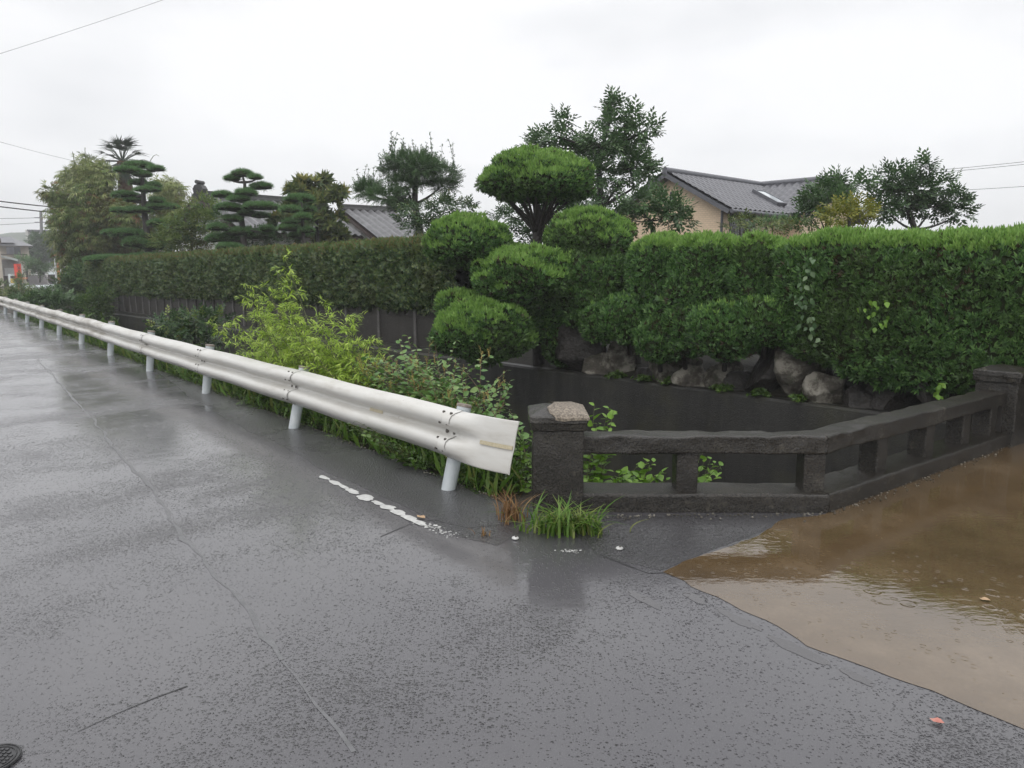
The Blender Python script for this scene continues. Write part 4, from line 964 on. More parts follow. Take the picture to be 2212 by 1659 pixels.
# ------------------------------------------------------------------ houses
def tiles(mb, P0, r, Lr, d, S, per=.28, step=.27, amp=.035, mi=0, sa=.022):
    """tiled slope: P0 top corner, r unit along the ridge, d unit 3D down the slope"""
    nu, nv = int(Lr/per*8)+2, int(S/step*4)+2; u = np.linspace(0, Lr, nu); s = np.linspace(0, S, nv)
    n_ = nrm(np.cross(r, d)); n_ = n_ if n_[2] > 0 else -n_
    U, V_ = np.meshgrid(u, s, indexing='ij'); h = amp*(.5+.5*np.cos(2*math.pi*U/per))**.7 - sa*(1-((V_/step) % 1)) + .03
    v = np.asarray(P0)+U[..., None]*r+V_[..., None]*d+h[..., None]*n_
    q = grid(nu, nv)
    a, b_, c = v.reshape(-1, 3)[q[0][:3]]
    if np.cross(b_-a, c-a)[2] < 0: q = q[:, ::-1]
    mb.add(v.reshape(-1, 3), q, mi, True)
def slab(mb, P0, r, Lr, d, S, th=.12, mi=0):
    n_ = nrm(np.cross(r, d)); n_ = n_ if n_[2] > 0 else -n_; P0 = np.asarray(P0)
    q = [P0, P0+r*Lr, P0+r*Lr+d*S, P0+d*S]; v = q+[p-n_*th for p in q]
    mb.add(v, [[0,1,2,3],[7,6,5,4],[0,4,5,1],[1,5,6,2],[2,6,7,3],[3,7,4,0]], mi, False)
def gable(o, A, r, Lr, g_, wd, m_, zg, tile, wall, fas, ov=.45, part='roof', per=.28, amp=.055, walls=True, verge=.35, ridge_h=.14, ridge_w=.22):
    A = np.asarray(A, float); r3 = np.r_[r, 0]; hyp = math.hypot(1, m_); roofs = []
    for sgn in (1, -1):
        d = np.r_[np.asarray(g_)*sgn, -m_]/hyp; g = MB(); S = wd*hyp
        tiles(g, A, r3, Lr, d, S, per, .27, amp, 0, .022 if amp < .08 else .006); slab(g, A, r3, Lr, d, S, .13, 1)
        roofs.append(g.build(part, [tile, fas], o))
    g = MB(); tube(g, [A+UPV*(.06), A+r3*Lr+UPV*.06], ridge_w/2, 8); box(g, A+r3*Lr/2+UPV*(.02), (Lr, ridge_w*.8, ridge_h), r)
    g.build('ridge', M['ridge'] if tile is M['tile_old'] else fas, roofs[0])
    if walls:
        g = MB(); w2 = wd-ov; a0 = A+r3*verge; a1 = A+r3*(Lr-verge); zt = A[2]-m_*w2-.10
        G3 = np.r_[g_, 0]
        def pt(a, s, z): p = a+G3*s; return np.array([p[0], p[1], z])
        for a in (a0, a1): g.poly([pt(a, -w2, zg), pt(a, w2, zg), pt(a, w2, zt), (a[0], a[1], A[2]-.13), pt(a, -w2, zt)])
        for s in (-w2, w2): g.poly([pt(a0, s, zg), pt(a1, s, zg), pt(a1, s, zt), pt(a0, s, zt)])
        g.build('wall', wall, o)
    return roofs
# beige house
A = np.array([4.80, 24.0, 4.62]); r_ = np.array([.736, .677]); g_ = np.array([.677, -.736])
bh = thing('beige_house', 'beige tiled bungalow with grey roof and a skylight behind the juniper hedge', 'house', (A[0]+3, A[1]+3, .4))
rf = gable(bh, A, r_, 8.2, g_, 2.35, .54, .3, M['tile'], M['beige'], M['fascia'])
J = A+np.r_[r_, 0]*5.9; w0 = J-np.r_[g_, 0]*.5
gable(bh, w0, g_, 3.45, -r_, 2.35, .54, .3, M['tile'], M['beige'], M['fascia'])
d_ = np.r_[g_, -.54]/math.hypot(1, .54); nS = nrm(np.cross(d_, np.r_[r_, 0])); nS = nS if nS[2] > 0 else -nS
g = MB(); slab(g, A+np.r_[r_, 0]*3.75+d_*1.05+nS*.16, np.r_[r_, 0], .62, d_, .95, .14); sk = g.build('skylight', M['skylight'], bh)
g = MB()
for s0_, l_, d0, dl in ((3.68, .07, 1.0, 1.05), (4.37, .07, 1.0, 1.05), (3.75, .62, .98, .07), (3.75, .62, 2.0, .07)):
    slab(g, A+np.r_[r_, 0]*s0_+d_*d0+nS*.18, np.r_[r_, 0], l_, d_, dl, .16)
g.build('frame', M['fascia'], sk)
GW = A+np.r_[r_, 0]*.35
g = MB(); box(g, GW+np.r_[g_*.05, -.85]-np.r_[r_*.012, 0], (.12, .02, .55), g_); g.build('gable_vent', M['glass'], bh)
ew = 1.9; cw = GW+np.r_[g_*ew, 0]
g = MB(); pz = np.array([cw[0], cw[1], 0])+np.r_[g_*.02-r_*.05, 0]
tube(g, [pz+UPV*.4, pz+UPV*3.35, pz+UPV*3.5+np.r_[g_*.25, 0]], .04, 8); g.build('downpipe', M['fascia'], bh)
g = MB(); wc = GW+np.r_[r_*1.15+g_*(ew+.012), 0]; wc[2] = 2.75; box(g, wc, (1.5, .03, 1.3), r_); wf = g.build('window', M['fascia'], bh)
g = MB(); box(g, wc+np.r_[g_*.018, 0]-np.r_[r_*.36, 0], (.64, .01, 1.16), r_); box(g, wc+np.r_[g_*.018, 0]+np.r_[r_*.36, 0], (.64, .01, 1.16), r_); g.build('pane', M['glass'], wf)
g = MB(); eo = A+np.r_[g_*2.42, -.54*2.35-.04]; tube(g, [eo, eo+np.r_[r_*3.7, 0]], .06, 8); g.build('gutter', M['fascia'], bh)
# old tiled house with white gable (right)
def ornament(o, P, ax, s=1.0):
    g = MB(); a = np.r_[ax, 0]; pr = [(-.30, 0), (.30, 0), (.34, .16), (.22, .26), (.26, .44), (.16, .60), (0, .66), (-.16, .60), (-.26, .44), (-.22, .26), (-.34, .16)]
    b_ = np.array([-ax[1], ax[0], 0]); v = [np.asarray(P)+b_*x*s+UPV*(z*s-.1)+a*k*.16 for k in (-1, 1) for x, z in pr]; n = len(pr)
    g.add(v, [[i, (i+1) % n, n+(i+1) % n, n+i] for i in range(n)], 0, False); g.add(v[:n], [list(range(n))[::-1]], 0, False); g.add(v[n:], [list(range(n))], 0, False)
    tube(g, [np.asarray(P)+UPV*.62*s-a*.22, np.asarray(P)+UPV*.62*s+a*.22], .09*s, 8); g.build('ridge_ornament', M['ridge'], o)
A2 = np.array([-7.29, 32, 4.05]); r2_ = nrm([1.87, 1.3]); g2_ = np.array([r2_[1], -r2_[0]])
h_ = thing('tiled_house', 'old white walled house with dark ridge and pale tile rows behind the clipped hedge', 'house', (A2[0]+1, A2[1], .4), 'old tiled houses')
gable(h_, A2, r2_, 2.6, g2_, 3.8, .37, .2, M['tile_old'], M['plaster'], M['wood_dark'], .5, per=.34, amp=.11, ridge_h=.5, ridge_w=.34)
ornament(h_, A2+np.r_[r2_*2.45, .2], r2_, .75)
A3 = D(425, 424, 29); A3[2] -= .05; r3_ = nrm([.70, .71]); g3_ = np.array([r3_[1], -r3_[0]])
h_ = thing('tiled_house', 'old white gabled house with a carved ridge end between the two pines', 'house', (A3[0]+1, A3[1]+1, .4), 'old tiled houses')
gable(h_, A3, r3_, 5.2, g3_, 3.4, .42, .2, M['tile_old'], M['plaster'], M['wood_dark'], .5, per=.34, amp=.11, ridge_h=.5, ridge_w=.34)
ornament(h_, A3+np.r_[r3_*.15, .05], nrm([.2, 1]), .85)

# ------------------------------------------------------------------ far left
c7 = lambda x, y: (x*.1172, 457.9+y*.1172)
def fbox(mb, x0, y0, x1, y1, Y, dp, mi=0):   # a box square to the line of sight: front face at depth Y, dp deep
    m0 = c7((x0+x1)/2, (y0+y1)/2); c = D(*m0, Y); rd = nrm(c[:2]); un = K*.1172/F*Y
    wd, ht = abs(x1-x0)*un*rd[1], abs(y1-y0)*un
    box(mb, (c[0]+rd[0]*dp/2, c[1]+rd[1]*dp/2, c[2]), (wd, dp, ht), (rd[1], -rd[0]), mi)
Y = 78; o = thing('two_storey_house', 'grey two storey house with solar panels on its hip roof beyond the road', 'house', D(*c7(150, 1300), Y)*(1, 1, 0))
g = MB(); fbox(g, -420, 625, 560, 1350, Y, 8); g.build('wall', M['cream'], o)
c = D(*c7(60, 622), Y); rd = np.r_[nrm(c[:2]), 0]; ax_ = np.array([rd[1], -rd[0], 0]); un = K*.1172/F*Y*rd[1]; ze = D(*c7(190, 620), Y)[2]; zr = D(*c7(190, 465), Y+4)[2]
def hp(x, d, z): p = c+ax_*(x-60)*un+rd*d; return np.array([p[0], p[1], z])
e0, e1, e2, e3, q0, q1 = hp(-480, -.7, ze), hp(618, -.7, ze), hp(618, 8.7, ze), hp(-480, 8.7, ze), hp(-100, 4, zr), hp(215, 4, zr); g = MB()
g.add([e0, e1, e2, e3, q0, q1], [[0, 1, 5, 4], [2, 3, 4, 5]], 0, False); g.add([e0, e1, e2, e3, q0, q1], [[1, 2, 5], [3, 0, 4]], 0, False); g.add([e0, e1, e2, e3], [[3, 2, 1, 0]], 0, False)
rr = g.build('roof', M['tile'], o)
def sl(x, f): return hp(x, -.7+4.7*f, ze+(zr-ze)*f+.15)
g = MB(); g.poly([sl(-300, .15), sl(300, .15), sl(225, .85), sl(-100, .85)]); g.build('solar_panel', M['fascia'], rr)
g = MB(); fbox(g, 120, 640, 375, 785, Y-.06, .1); wf = g.build('window', M['fascia'], o); g = MB(); fbox(g, 135, 650, 250, 775, Y-.09, .06); fbox(g, 262, 650, 362, 775, Y-.09, .06); g.build('pane', M['glass'], wf)
g = MB(); fbox(g, -50, 775, 500, 792, Y-.5, .5); g.build('balcony_ledge', M['wood_dark'], o)
Y = 70; o = thing('lean_to_shed', 'grey lean-to shed with a white sloping roof edge beside the road bend', 'shed', D(*c7(150, 1340), Y)*(1, 1, 0))
g = MB(); fbox(g, 10, 880, 380, 1345, Y, 3); g.build('wall', M['greywall'], o)
g = MB(); a, b_ = D(*c7(-60, 775), Y-.4), D(*c7(325, 868), Y-.4); c_, d__ = b_+nrm(b_*[1, 1, 0])*3, a+nrm(a*[1, 1, 0])*3; g.add([a, b_, c_, d__]+[p-(0, 0, .2) for p in (a, b_, c_, d__)], [[0,1,2,3],[4,7,6,5],[0,4,5,1],[1,5,6,2],[2,6,7,3],[3,7,4,0]], 0, False); g.build('roof', M['white'], o)
g = MB(); fbox(g, 90, 1035, 265, 1200, Y-.06, .05); g.build('shutter', M['galv'], o)
Y = 64; o = thing('shop_house', 'beige house corner at the left edge of the distant road', 'house', D(*c7(0, 1350), Y)*(1, 1, 0)); g = MB(); fbox(g, -700, 560, 36, 1370, Y, 6); g.build('wall', M['cream'], o); g = MB(); fbox(g, -750, 480, 14, 570, Y-.4, 7); g.build('roof', M['wood_dark'], o)
Y = 62
def banner(lb, x0, y0, x1, y1, Y, txt):
    o = thing('banner', lb, 'banner', D(*c7(x1, y1+110), Y)*(1, 1, 0), 'red banners by the distant road')
    g = MB(); fbox(g, x0, y0, x1, y1, Y, .02); cl_ = g.build('cloth', M['red'], o)
    g = MB(); a = D(*c7(x1+4, y0-10), Y+.02); tube(g, [(a[0], a[1], -.02), a], .02, 6); g.build('pole', M['galv'], o)
    if txt:
        g = MB()
        def st(xa, ya, xb, yb): fbox(g, x0+xa, y0+ya, x0+xb, y0+yb, Y-.012, .008)
        for k in range(5): st(25+17*k, 12, 37+17*k, 24)                    # small top row
        st(22, 45, 34, 95); st(18, 88, 40, 95)                               # 1
        for k in (0, 1):
            x = 46+k*34; st(x, 45, x+8, 95); st(x+20, 45, x+28, 95); st(x, 45, x+28, 53); st(x, 87, x+28, 95)   # 0 0
        for x in (32, 72):                                                  # two characters
            st(x, 118, x+28, 125); st(x+10, 112, x+17, 150); st(x, 134, x+28, 140)
        st(50, 175, 78, 182); st(60, 168, 68, 212); st(50, 192, 78, 199)
        g.build('lettering', M['black'], cl_)
banner('tall red banner with black 100 lettering beside the white vending box', 265, 960, 395, 1240, Y, True)
banner('short red banner beyond the orange pole at the road bend', 1225, 1150, 1295, 1252, 74, False)
o = thing('vending_box', 'white vending box with a dark slot and yellow panel next to the red banner', 'vending machine', D(*c7(215, 1372), Y)*(1, 1, 0))
g = MB(); fbox(g, 160, 1150, 278, 1372, Y, .5); g.build('cabinet', M['white'], o)
g = MB(); fbox(g, 192, 1180, 272, 1218, Y-.03, .05); g.build('slot', M['black'], o)
g = MB(); fbox(g, 195, 1225, 268, 1310, Y-.03, .05); g.build('panel', M['yellow_p'], o)
g = MB(); fbox(g, 30, 1190, 148, 1372, 66, .6); fbox(g, 25, 1180, 153, 1192, 65.95, .7); o = tag(g.build('dark_bin', M['black']), 'black bin standing left of the white vending box', 'bin')
o = thing('road_lamp_post', 'thin grey steel post with a clamp beside the orange pole', 'pole', D(*c7(1045, 1400), 60)*(1, 1, 0)); g = MB()
a = D(*c7(1018, 850), 60); b_ = D(*c7(1045, 1400), 60); tube(g, [(b_[0], b_[1], -.02), a], .075, 8); g.build('shaft', M['galv'], o); g = MB(); tube(g, [a-(.0, 0, .5), a-(0, 0, .38)], .12, 8); g.build('clamp', M['galv'], o)
g = MB(); fbox(g, 985, 775, 1055, 800, 59.9, .08); g.build('sign', M['orange'], o)
a = D(*c7(1068, 965), 72); b_ = D(*c7(1095, 1335), 72); g = MB(); tube(g, [(b_[0], b_[1], -.02), a], .13, 8); tube(g, [a, a+(0, 0, .3)], [.13, .03], 8); tag(g.build('marker_pole', M['orange']), 'orange marker pole standing behind the grey post at the bend', 'pole')
a = D(*c7(785, 1100), 110); b_ = D(*c7(752, -20), 110); o = thing('utility_pole', 'grey utility pole with wires above the far dark trees', 'pole', (a[0], a[1], 0)); g = MB(); tube(g, [(a[0], a[1], 0), b_], [.28, .18], 8); g.build('shaft', M['concretepole'], o)
g = MB(); c_ = D(*c7(760, 105), 110); tube(g, [c_-(1, 0, 0), c_+(1, 0, 0)], .07, 5); c_ = D(*c7(768, 190), 110); tube(g, [c_-(1, 0, 0), c_+(1, 0, 0)], .07, 5); g.build('crossarm', M['concretepole'], o)
Y = 150; o = thing('apartment_block', 'long flat grey building under the hill behind the utility pole', 'building', D(*c7(740, 700), Y)*(1, 1, 0))
g = MB(); fbox(g, 520, 350, 1100, 1330, Y, 12); g.build('wall', M['plaster'], o)
g = MB(); fbox(g, 505, 330, 1110, 350, Y-.6, 13); g.build('roof', M['fascia'], o)
for y0, y1 in ((352, 385), (400, 418), (440, 480)):
    g = MB(); fbox(g, 530, y0, 1095, y1, Y-.2, .3); g.build('window', M['fascia'], o)
g = MB(); hx = np.linspace(-330, 20, 60); hy = np.linspace(290, 440, 24); X_, Y_ = np.meshgrid(hx, hy, indexing='ij')
a = D(*c7(300, 250), 330); hz = 17*np.exp(-((X_-a[0])/55)**2)*np.exp(-((Y_-345)/45)**2)+10*np.exp(-((X_+90)/60)**2)*np.exp(-((Y_-370)/50)**2); v = np.stack([X_, Y_, hz-.2], -1).reshape(-1, 3); v[:, 2] += hz.ravel()*.12*fbm(v*.08, 3)
q = grid(60, 24); g.add(v, q[:, ::-1] if np.cross(v[q[0][1]]-v[q[0][0]], v[q[0][2]]-v[q[0][0]])[2] < 0 else q, 0, True); struct(g.build('hill', M['hill']))
tree('far_tree', 'dark misty tree clump behind the utility pole base', 'tree', [(760,560,180,90),(700,700,140,100),(850,700,140,100),(780,850,200,120),(900,900,150,120),(720,960,150,100)], c7, 100, SPRIG, 1.1, 13, [M['broad_dark']], [(780,1250),(780,800)], .3, jit=1.5)
tree('round_tree', 'rounded dark green garden tree behind the red banner', 'tree', [(450,920,150,70),(560,960,90,80),(420,870,90,30)], c7, 72, SPRIG_FINE, .6, 24, [M['pine']], [(500,1250),(500,950)], .12, group=None)
tree('street_shrub', 'light green shrub between the rounded tree and the grey post', 'shrub', [(740,1020,100,60),(780,1100,90,60),(640,1010,60,40),(560,1080,70,50)], c7, 70, SPRIG, .6, 22, [M['broad'], M['weed']], [(740,1300),(740,1080)], .08, tips=1)
tree('street_shrub', 'orange flowered bush in front of the red banner and vending box', 'shrub', [(350,1220,60,60),(345,1300,40,40),(60,1335,60,50),(400,1320,50,25)], c7, 56, SPRIG, .45, 26, [M['weed'], M['orange']], [(300,1420),(300,1300)], .05, tips=1)
g = MB(); fbox(g, 500, 1165, 870, 1340, 74, .3); tag(g.build('garden_wall', M['greywall']), 'dark garden wall running along the distant road', 'wall')
o = thing('parked_van', 'dark vehicle with a pale roof parked beyond the orange pole', 'van', D(*c7(1040, 1290), 80)*(1, 1, 0))
g = MB(); fbox(g, 885, 1160, 1200, 1275, 80, 2.0); fbox(g, 900, 1120, 1240, 1165, 80.1, 1.8); g.build('body', M['black'], o); g = MB(); fbox(g, 895, 1108, 1280, 1150, 79.95, 2.0); g.build('roof', M['white'], o)
g = MB(); fbox(g, 920, 1215, 965, 1270, 79.9, .2); g.build('door', M['cream'], o)
for x in (950, 1150): g = MB(); a = D(*c7(x, 1278), 79.95); tube(g, [a-(0, .1, 0), a+(0, .15, 0)], .3, 14); g.build('wheel', M['iron'], o)
g = MB(); a = D(*c7(1375, 1315), 45); tube(g, [(a[0], a[1], -.02), a-(0, 0, .05)], .05, 8); o2 = tag(g.build('valve_post', M['iron']), 'dark post with a teal cap among the roadside bushes', 'post'); g = MB(); tube(g, [a-(0, 0, .06), a+(0, 0, .06)], .19, 10); g.build('cap', M['teal'], o2)
sheet('far_road', [G(56, 628), G(105, 618), G(160, 611), G(170, 606), G(110, 608), G(60, 617), G(40, 622)], -.02, M['paleroad'])
o = thing('far_guardrail', 'pale guardrail along the distant bend of the road', 'guardrail', D(*c7(800, 1400), 58)*(1, 1, 0))
g = MB(); a, b_ = D(*c7(470, 1395), 52), D(*c7(1180, 1355), 66); tube(g, [a, b_], .13, 6); g.build('beam', M['white'], o)
for s_ in np.linspace(.03, .97, 6): p = a+(b_-a)*s_+(0, .15, 0); g = MB(); tube(g, [(p[0], p[1], -.02), p+(0, 0, .15)], .06, 8); g.build('post', M['post'], o)

# ------------------------------------------------------------------ wires
def wire(lb, pts, rr):
    g = MB(); p = np.array(pts)
    if len(p) == 2: mid = (p[0]+p[1])/2-(0, 0, .012*np.linalg.norm(p[1]-p[0])); p = bez(p[0], mid, p[1], 16)
    tube(g, p, rr, 4); tag(g.build('power_cable', M['wire']), lb, 'cable', 'overhead cables')
wire('thin overhead cable crossing the upper corner of the sky', [D(-200, 178, 12), D(480, -45, 14)], .0025)
wire('thin cable sloping from the sky edge down to the bamboo', [D(-150, 262, 26), D(170, 350, 36)], .006)
wire('upper of the two thick cables running into the bamboo', [D(-150, 414, 40), D(125, 448, 50)], .035)
wire('lower of the two thick cables running into the bamboo', [D(-150, 425, 40), D(125, 460, 50)], .035)
wire('upper of the far paired cables right of the dark broadleaf tree', [D(1960, 373, 60), D(2400, 328, 52)], .016)
wire('lower of the far paired cables right of the dark broadleaf tree', [D(1960, 378, 60), D(2400, 334, 52)], .016)
wire('single low cable just above the crown of the dark broadleaf tree', [D(2050, 412, 60), D(2400, 388, 52)], .016)
wire('faint cable from the far utility pole toward the grey house', [D(*c7(-500, 120), 104), D(*c7(760, 105), 110)], .03)
wire('faint lower cable from the far utility pole toward the grey house', [D(*c7(-500, 255), 104), D(*c7(768, 190), 110)], .03)

# ------------------------------------------------------------------ roadside plants
def stemplant(gs, gl, base, tip, nl, ls, T=OVATE, mi=0, r0=.006, arch=.25, f0=.2, side=.9, tipmi=None, sag=.25):
    base, tip = np.asarray(base, float), np.asarray(tip, float); mid = (base+tip)/2+UPV*arch*np.linalg.norm(tip-base)
    p = bez(base, mid, tip, 12); tube(gs, p, np.linspace(r0, r0*.3, 12), 5)
    t_ = nrm(np.gradient(p, axis=0)); f = np.linspace(f0, 1, nl); idx = f*11; i0 = np.clip(idx.astype(int), 0, 10); fr_ = (idx-i0)[:, None]
    P = p[i0]*(1-fr_)+p[i0+1]*fr_; T_ = t_[i0]
    s_ = nrm(np.cross(T_, UPV)+1e-6)*np.where(np.arange(nl) % 2, 1, -1)[:, None]
    Dv = s_*side+T_*.6+rng.normal(size=(nl, 3))*.25-UPV*sag*rng.random((nl, 1)); S = ls*rng.uniform(.6, 1.2, nl)*np.linspace(1.15, .6, nl)
    k = np.arange(nl) < nl*.96 if tipmi is not None else np.ones(nl, bool)
    N = UPV+.45*rng.normal(size=(nl, 3))
    scatter(gl, T, P[k], Dv[k], N[k], S[k], mi)
    if tipmi is not None and (~k).any(): scatter(gl, T, P[~k], Dv[~k], N[~k], S[~k], tipmi)
    return p
def clear(p):      # keep stems on the canal side of the rail
    p = np.array(p, float); of = float(np.dot(p[:2]-P0, RN)); need = .30+.22*max(0, min(p[2], .7)) + .12
    if of < need and p[2] < .85: p[:2] += RN*(need-of+.05*rng.random())
    return p
# knotweed
kb = RP(1.0, .5)
o = thing('knotweed', 'red stemmed knotweed with brown flower spikes behind the guardrail', 'plant', kb)
gs, gl, gf = MB(), MB(), MB()
tips = [(1095, 800, 7.1), (1100, 885, 6.5), (1040, 765, 7.2), (985, 735, 7.0), (940, 745, 7.1), (900, 750, 7.2), (862, 735, 7.3), (830, 745, 7.4), (800, 775, 7.5), (780, 800, 7.4), (740, 800, 7.6), (1010, 790, 6.8), (960, 780, 6.8), (920, 790, 6.8), (880, 770, 6.9), (1050, 840, 6.6), (1000, 830, 6.5), (960, 820, 6.4), (910, 830, 6.4), (860, 810, 6.6), (820, 805, 6.8), (780, 770, 7.6), (950, 850, 6.3), (1000, 860, 6.3), (720, 820, 7.4), (890, 860, 6.4), (850, 850, 6.5), (700, 790, 7.8), (930, 730, 7.4), (880, 725, 7.5)]
for u, v_, Y in tips + [(u-22+rng.normal()*48, v_+32+abs(rng.normal())*30, Y+rng.normal()*.2) for u, v_, Y in tips*7]:
    tip = clear(D(min(u, 1102), v_, Y)); s_ = np.clip(rng.normal(1.0, .55), -.1, 2.6); b_ = RP(s_, rng.uniform(.42, .8), -.1)
    p = stemplant(gs, gl, b_, tip, rng.integers(14, 24), .092, OVATE, 0, .005, rng.uniform(.02, .2), .25, .9, 1)
    if rng.random() < .35:
        for _ in range(rng.integers(3, 7)):
            q_ = p[-1-rng.integers(0, 4)]; e_ = q_+np.array([rng.normal()*.02, rng.normal()*.02, rng.uniform(.05, .11)]); n = 14
            pp = q_+(e_-q_)*np.linspace(0, 1, n)[:, None]; scatter(gf, SINGLE, pp, rnd(n)+UPV, rnd(n), .014)
gs.build('stems', M['redstem'], o); gl.build('leaves', [M['knot'], M['knot_red']], o); gf.build('flowers', M['flower'], o)
# fresh bamboo
o = thing('young_bamboo', 'bright yellow green young bamboo leaning over the guardrail', 'bamboo', RP(3.0, .6))
gs, gl = MB(), MB()
def bam(u, v_, Y, s_, arch=.1, n=26, ls=.078):
    tip = clear(D(u, v_, Y)); b_ = RP(s_, rng.uniform(.45, .8), -.2); mid = (b_+tip)/2+UPV*arch; p = bez(b_, mid, tip, 14); tube(gs, p, np.linspace(.008, .002, 14), 5)
    for k in range(4, 14):
        for _ in range(2):
            L_ = rng.uniform(.12, .30)*(1.1-.5*k/13); d_ = nrm(np.array([rng.normal(), rng.normal()*.7, .35])); e_ = p[k]+d_*L_-UPV*L_*.1
            q_ = bez(p[k], (p[k]+e_)/2+UPV*.05, e_, 6); tube(gs, q_, .0018, 3)
            m_ = 15; j = rng.integers(1, 6, m_); P = q_[j]; scatter(gl, NARROW, P, d_+.75*rnd(m_)-UPV*.35, UPV+.5*rnd(m_), ls*rng.uniform(.7, 1.3, m_))
for u, v_, Y, s_ in [(618,562,8.8,3.0),(600,600,8.7,2.9),(575,625,8.9,3.2),(530,625,9.2,3.4),(545,660,9.0,3.4),(640,660,8.6,2.8),(700,665,8.3,2.4),(745,690,8.1,2.2),(755,715,8.0,2.1),(680,690,8.4,2.5),(600,670,8.8,3.0),(505,690,9.4,3.6),(480,710,9.4,3.7),(455,740,9.6,4.1),(520,720,9.2,3.4),(560,700,9.0,3.2),(610,705,8.7,2.9),(650,715,8.4,2.6),(700,735,8.0,2.2),(730,760,7.8,1.9),(660,760,8.1,2.3),(580,740,8.7,3.0),(530,750,9.0,3.2),(470,750,9.4,3.6),(620,750,8.4,2.7),(560,770,8.7,2.9),(690,775,7.9,2.1),(640,785,8.2,2.4),(500,735,9.2,3.5),(470,770,9.3,3.5),(520,785,9.0,3.2),(740,790,7.7,1.8),(710,750,7.9,2.0),(600,790,8.5,2.6),(450,755,9.5,3.7),(660,735,8.2,2.4)]:
    bam(u, v_, Y, s_); bam(u+rng.normal()*25, v_+25+rng.normal()*14, Y+rng.normal()*.15, s_+rng.normal()*.15)
gs.build('stems', M['greenstem'], o); gl.build('leaves', M['bamboo_fresh'], o)
# dark bush left of it
def bush(lb, pts, Y, T, size, dens, mats, group=None, name='bush', tips=1, dy=0, kh=1):
    pts = [(u, v_+dy, hw, hh*kh) for u, v_, hw, hh in pts]
    return tree(name, lb, 'bush', [(u, v_, hw, hh) for u, v_, hw, hh in pts], lambda x, y: (x, y), Y, T, size, dens, mats, [(pts[0][0], pts[0][1]+60), (pts[0][0], pts[0][1])], .03, tips=tips if len(mats) > 1 else None, jit=.3)
bush('dark green bush with reddish shoots between the guardrail and canal', [(420,700,50,28),(370,705,40,28),(460,690,35,22),(400,730,60,28),(350,735,30,22),(440,735,50,25)], 12.6, SPRIG, .20, 110, [M['broad_dark'], M['knot_red']])
bush('grassy green bush at the far end of the concrete panel fence', [(212,690,30,38),(190,715,28,25),(222,650,18,28),(200,660,25,25)], 26, SPRIG, .34, 60, [M['weed'], M['broad']])
bush('leafy bush behind the far stretch of the guardrail', [(130,650,50,32),(90,650,45,26),(160,672,40,24),(60,640,40,22),(110,630,40,18)], 28, SPRIG, .36, 55, [M['broad'], M['weed']], dy=14, kh=.7)
bush('olive bush at the left end of the guardrail', [(20,630,34,22),(50,622,30,18),(-20,630,40,24),(40,645,34,14)], 34, SPRIG, .4, 45, [M['loquat'], M['weed']], dy=14, kh=.7)
bush('tall mid green bush beneath the bamboo grove', [(170,620,34,34),(145,612,26,26),(200,628,30,36),(185,590,30,30),(220,640,22,40)], 32, SPRIG, .4, 45, [M['broad'], M['bamboo']], dy=6)
# weeds along the foot of the rail: nobody could count them
g = MB(); n = 5200
s_ = rng.random(n)**1.3*27-.3; of = rng.uniform(.16, .85, n)**1.0; P = np.array([RP(a, b_) for a, b_ in zip(s_, of)])
hmx = .10+.42*np.clip((of-.15)/.6, 0, 1)*fbm(np.c_[s_*1.3, of*2, of*0], 2)*1.3
P[:, 2] = rng.random(n)*hmx-.05
scatter(g, SPRIG, P, rnd(n)*.8+UPV*.6-np.r_[RN, 0]*.4, UPV+.5*rnd(n), rng.uniform(.08, .2, n), 0)
n = 2600; s_ = rng.random(n)**1.4*24-.2; P = np.array([RP(a, b_, rng.random()*.22) for a, b_ in zip(s_, rng.uniform(.2, .6, n))])
scatter(g, ROSETTE, P, rnd(n)*.6+UPV, UPV+.4*rnd(n), rng.uniform(.03, .07, n), 1)
n = 1500; s_ = rng.random(n)**1.2*20-.4; P = np.array([RP(a, b_, -.02) for a, b_ in zip(s_, rng.uniform(.12, .5, n))])
scatter(g, NARROW, P, rnd(n)*.55+UPV, rnd(n), rng.uniform(.10, .30, n), 2)
struct(g.build('roadside_weeds', [M['weed'], M['fresh'], M['grass']]), 'stuff')
# grass blades
def blades(name, lb, cat, base, n, Lr, mat, spread, lean_=.8, wd=.007):
    g = MB(); V = []; Fc = []
    for k in range(n):
        b_ = np.asarray(base)+np.array([rng.normal()*spread[0], rng.normal()*spread[1], 0]); L_ = rng.uniform(*Lr); a = rng.random()*2*math.pi; h = rng.uniform(.25, 1)*lean_
        d_ = np.array([math.cos(a), math.sin(a), 0]); s_ = np.array([-d_[1], d_[0], 0])
        pp = [b_+d_*L_*h*f*f*.9+UPV*L_*(f-.42*h*f*f) for f in np.linspace(0, 1, 6)]
        v = [];
        for j, p in enumerate(pp): w_ = wd*(1-(j/5)**2.2)+.0006; v += [p-s_*w_, p+s_*w_]
        g.add(v, [[2*j, 2*j+1, 2*j+3, 2*j+2] for j in range(5)])
    return tag(g.build(name, mat), lb, cat)
blades('grass_tuft', 'green grass tuft growing at the foot of the near concrete pillar', 'grass', G(1225, 1150), 210, (.10, .30), M['grass'], (.12, .05), 1.35)
blades('dry_grass', 'orange dry grass wedged between the guardrail end and the pillar', 'grass', G(1105, 1120), 90, (.10, .26), M['deadgrass'], (.05, .06), .9, .004)
blades('grass_sprig', 'tiny yellow grass sprig on the asphalt below the guardrail end', 'grass', G(1045, 1158), 10, (.03, .07), M['deadgrass'], (.02, .01), 1, .004)
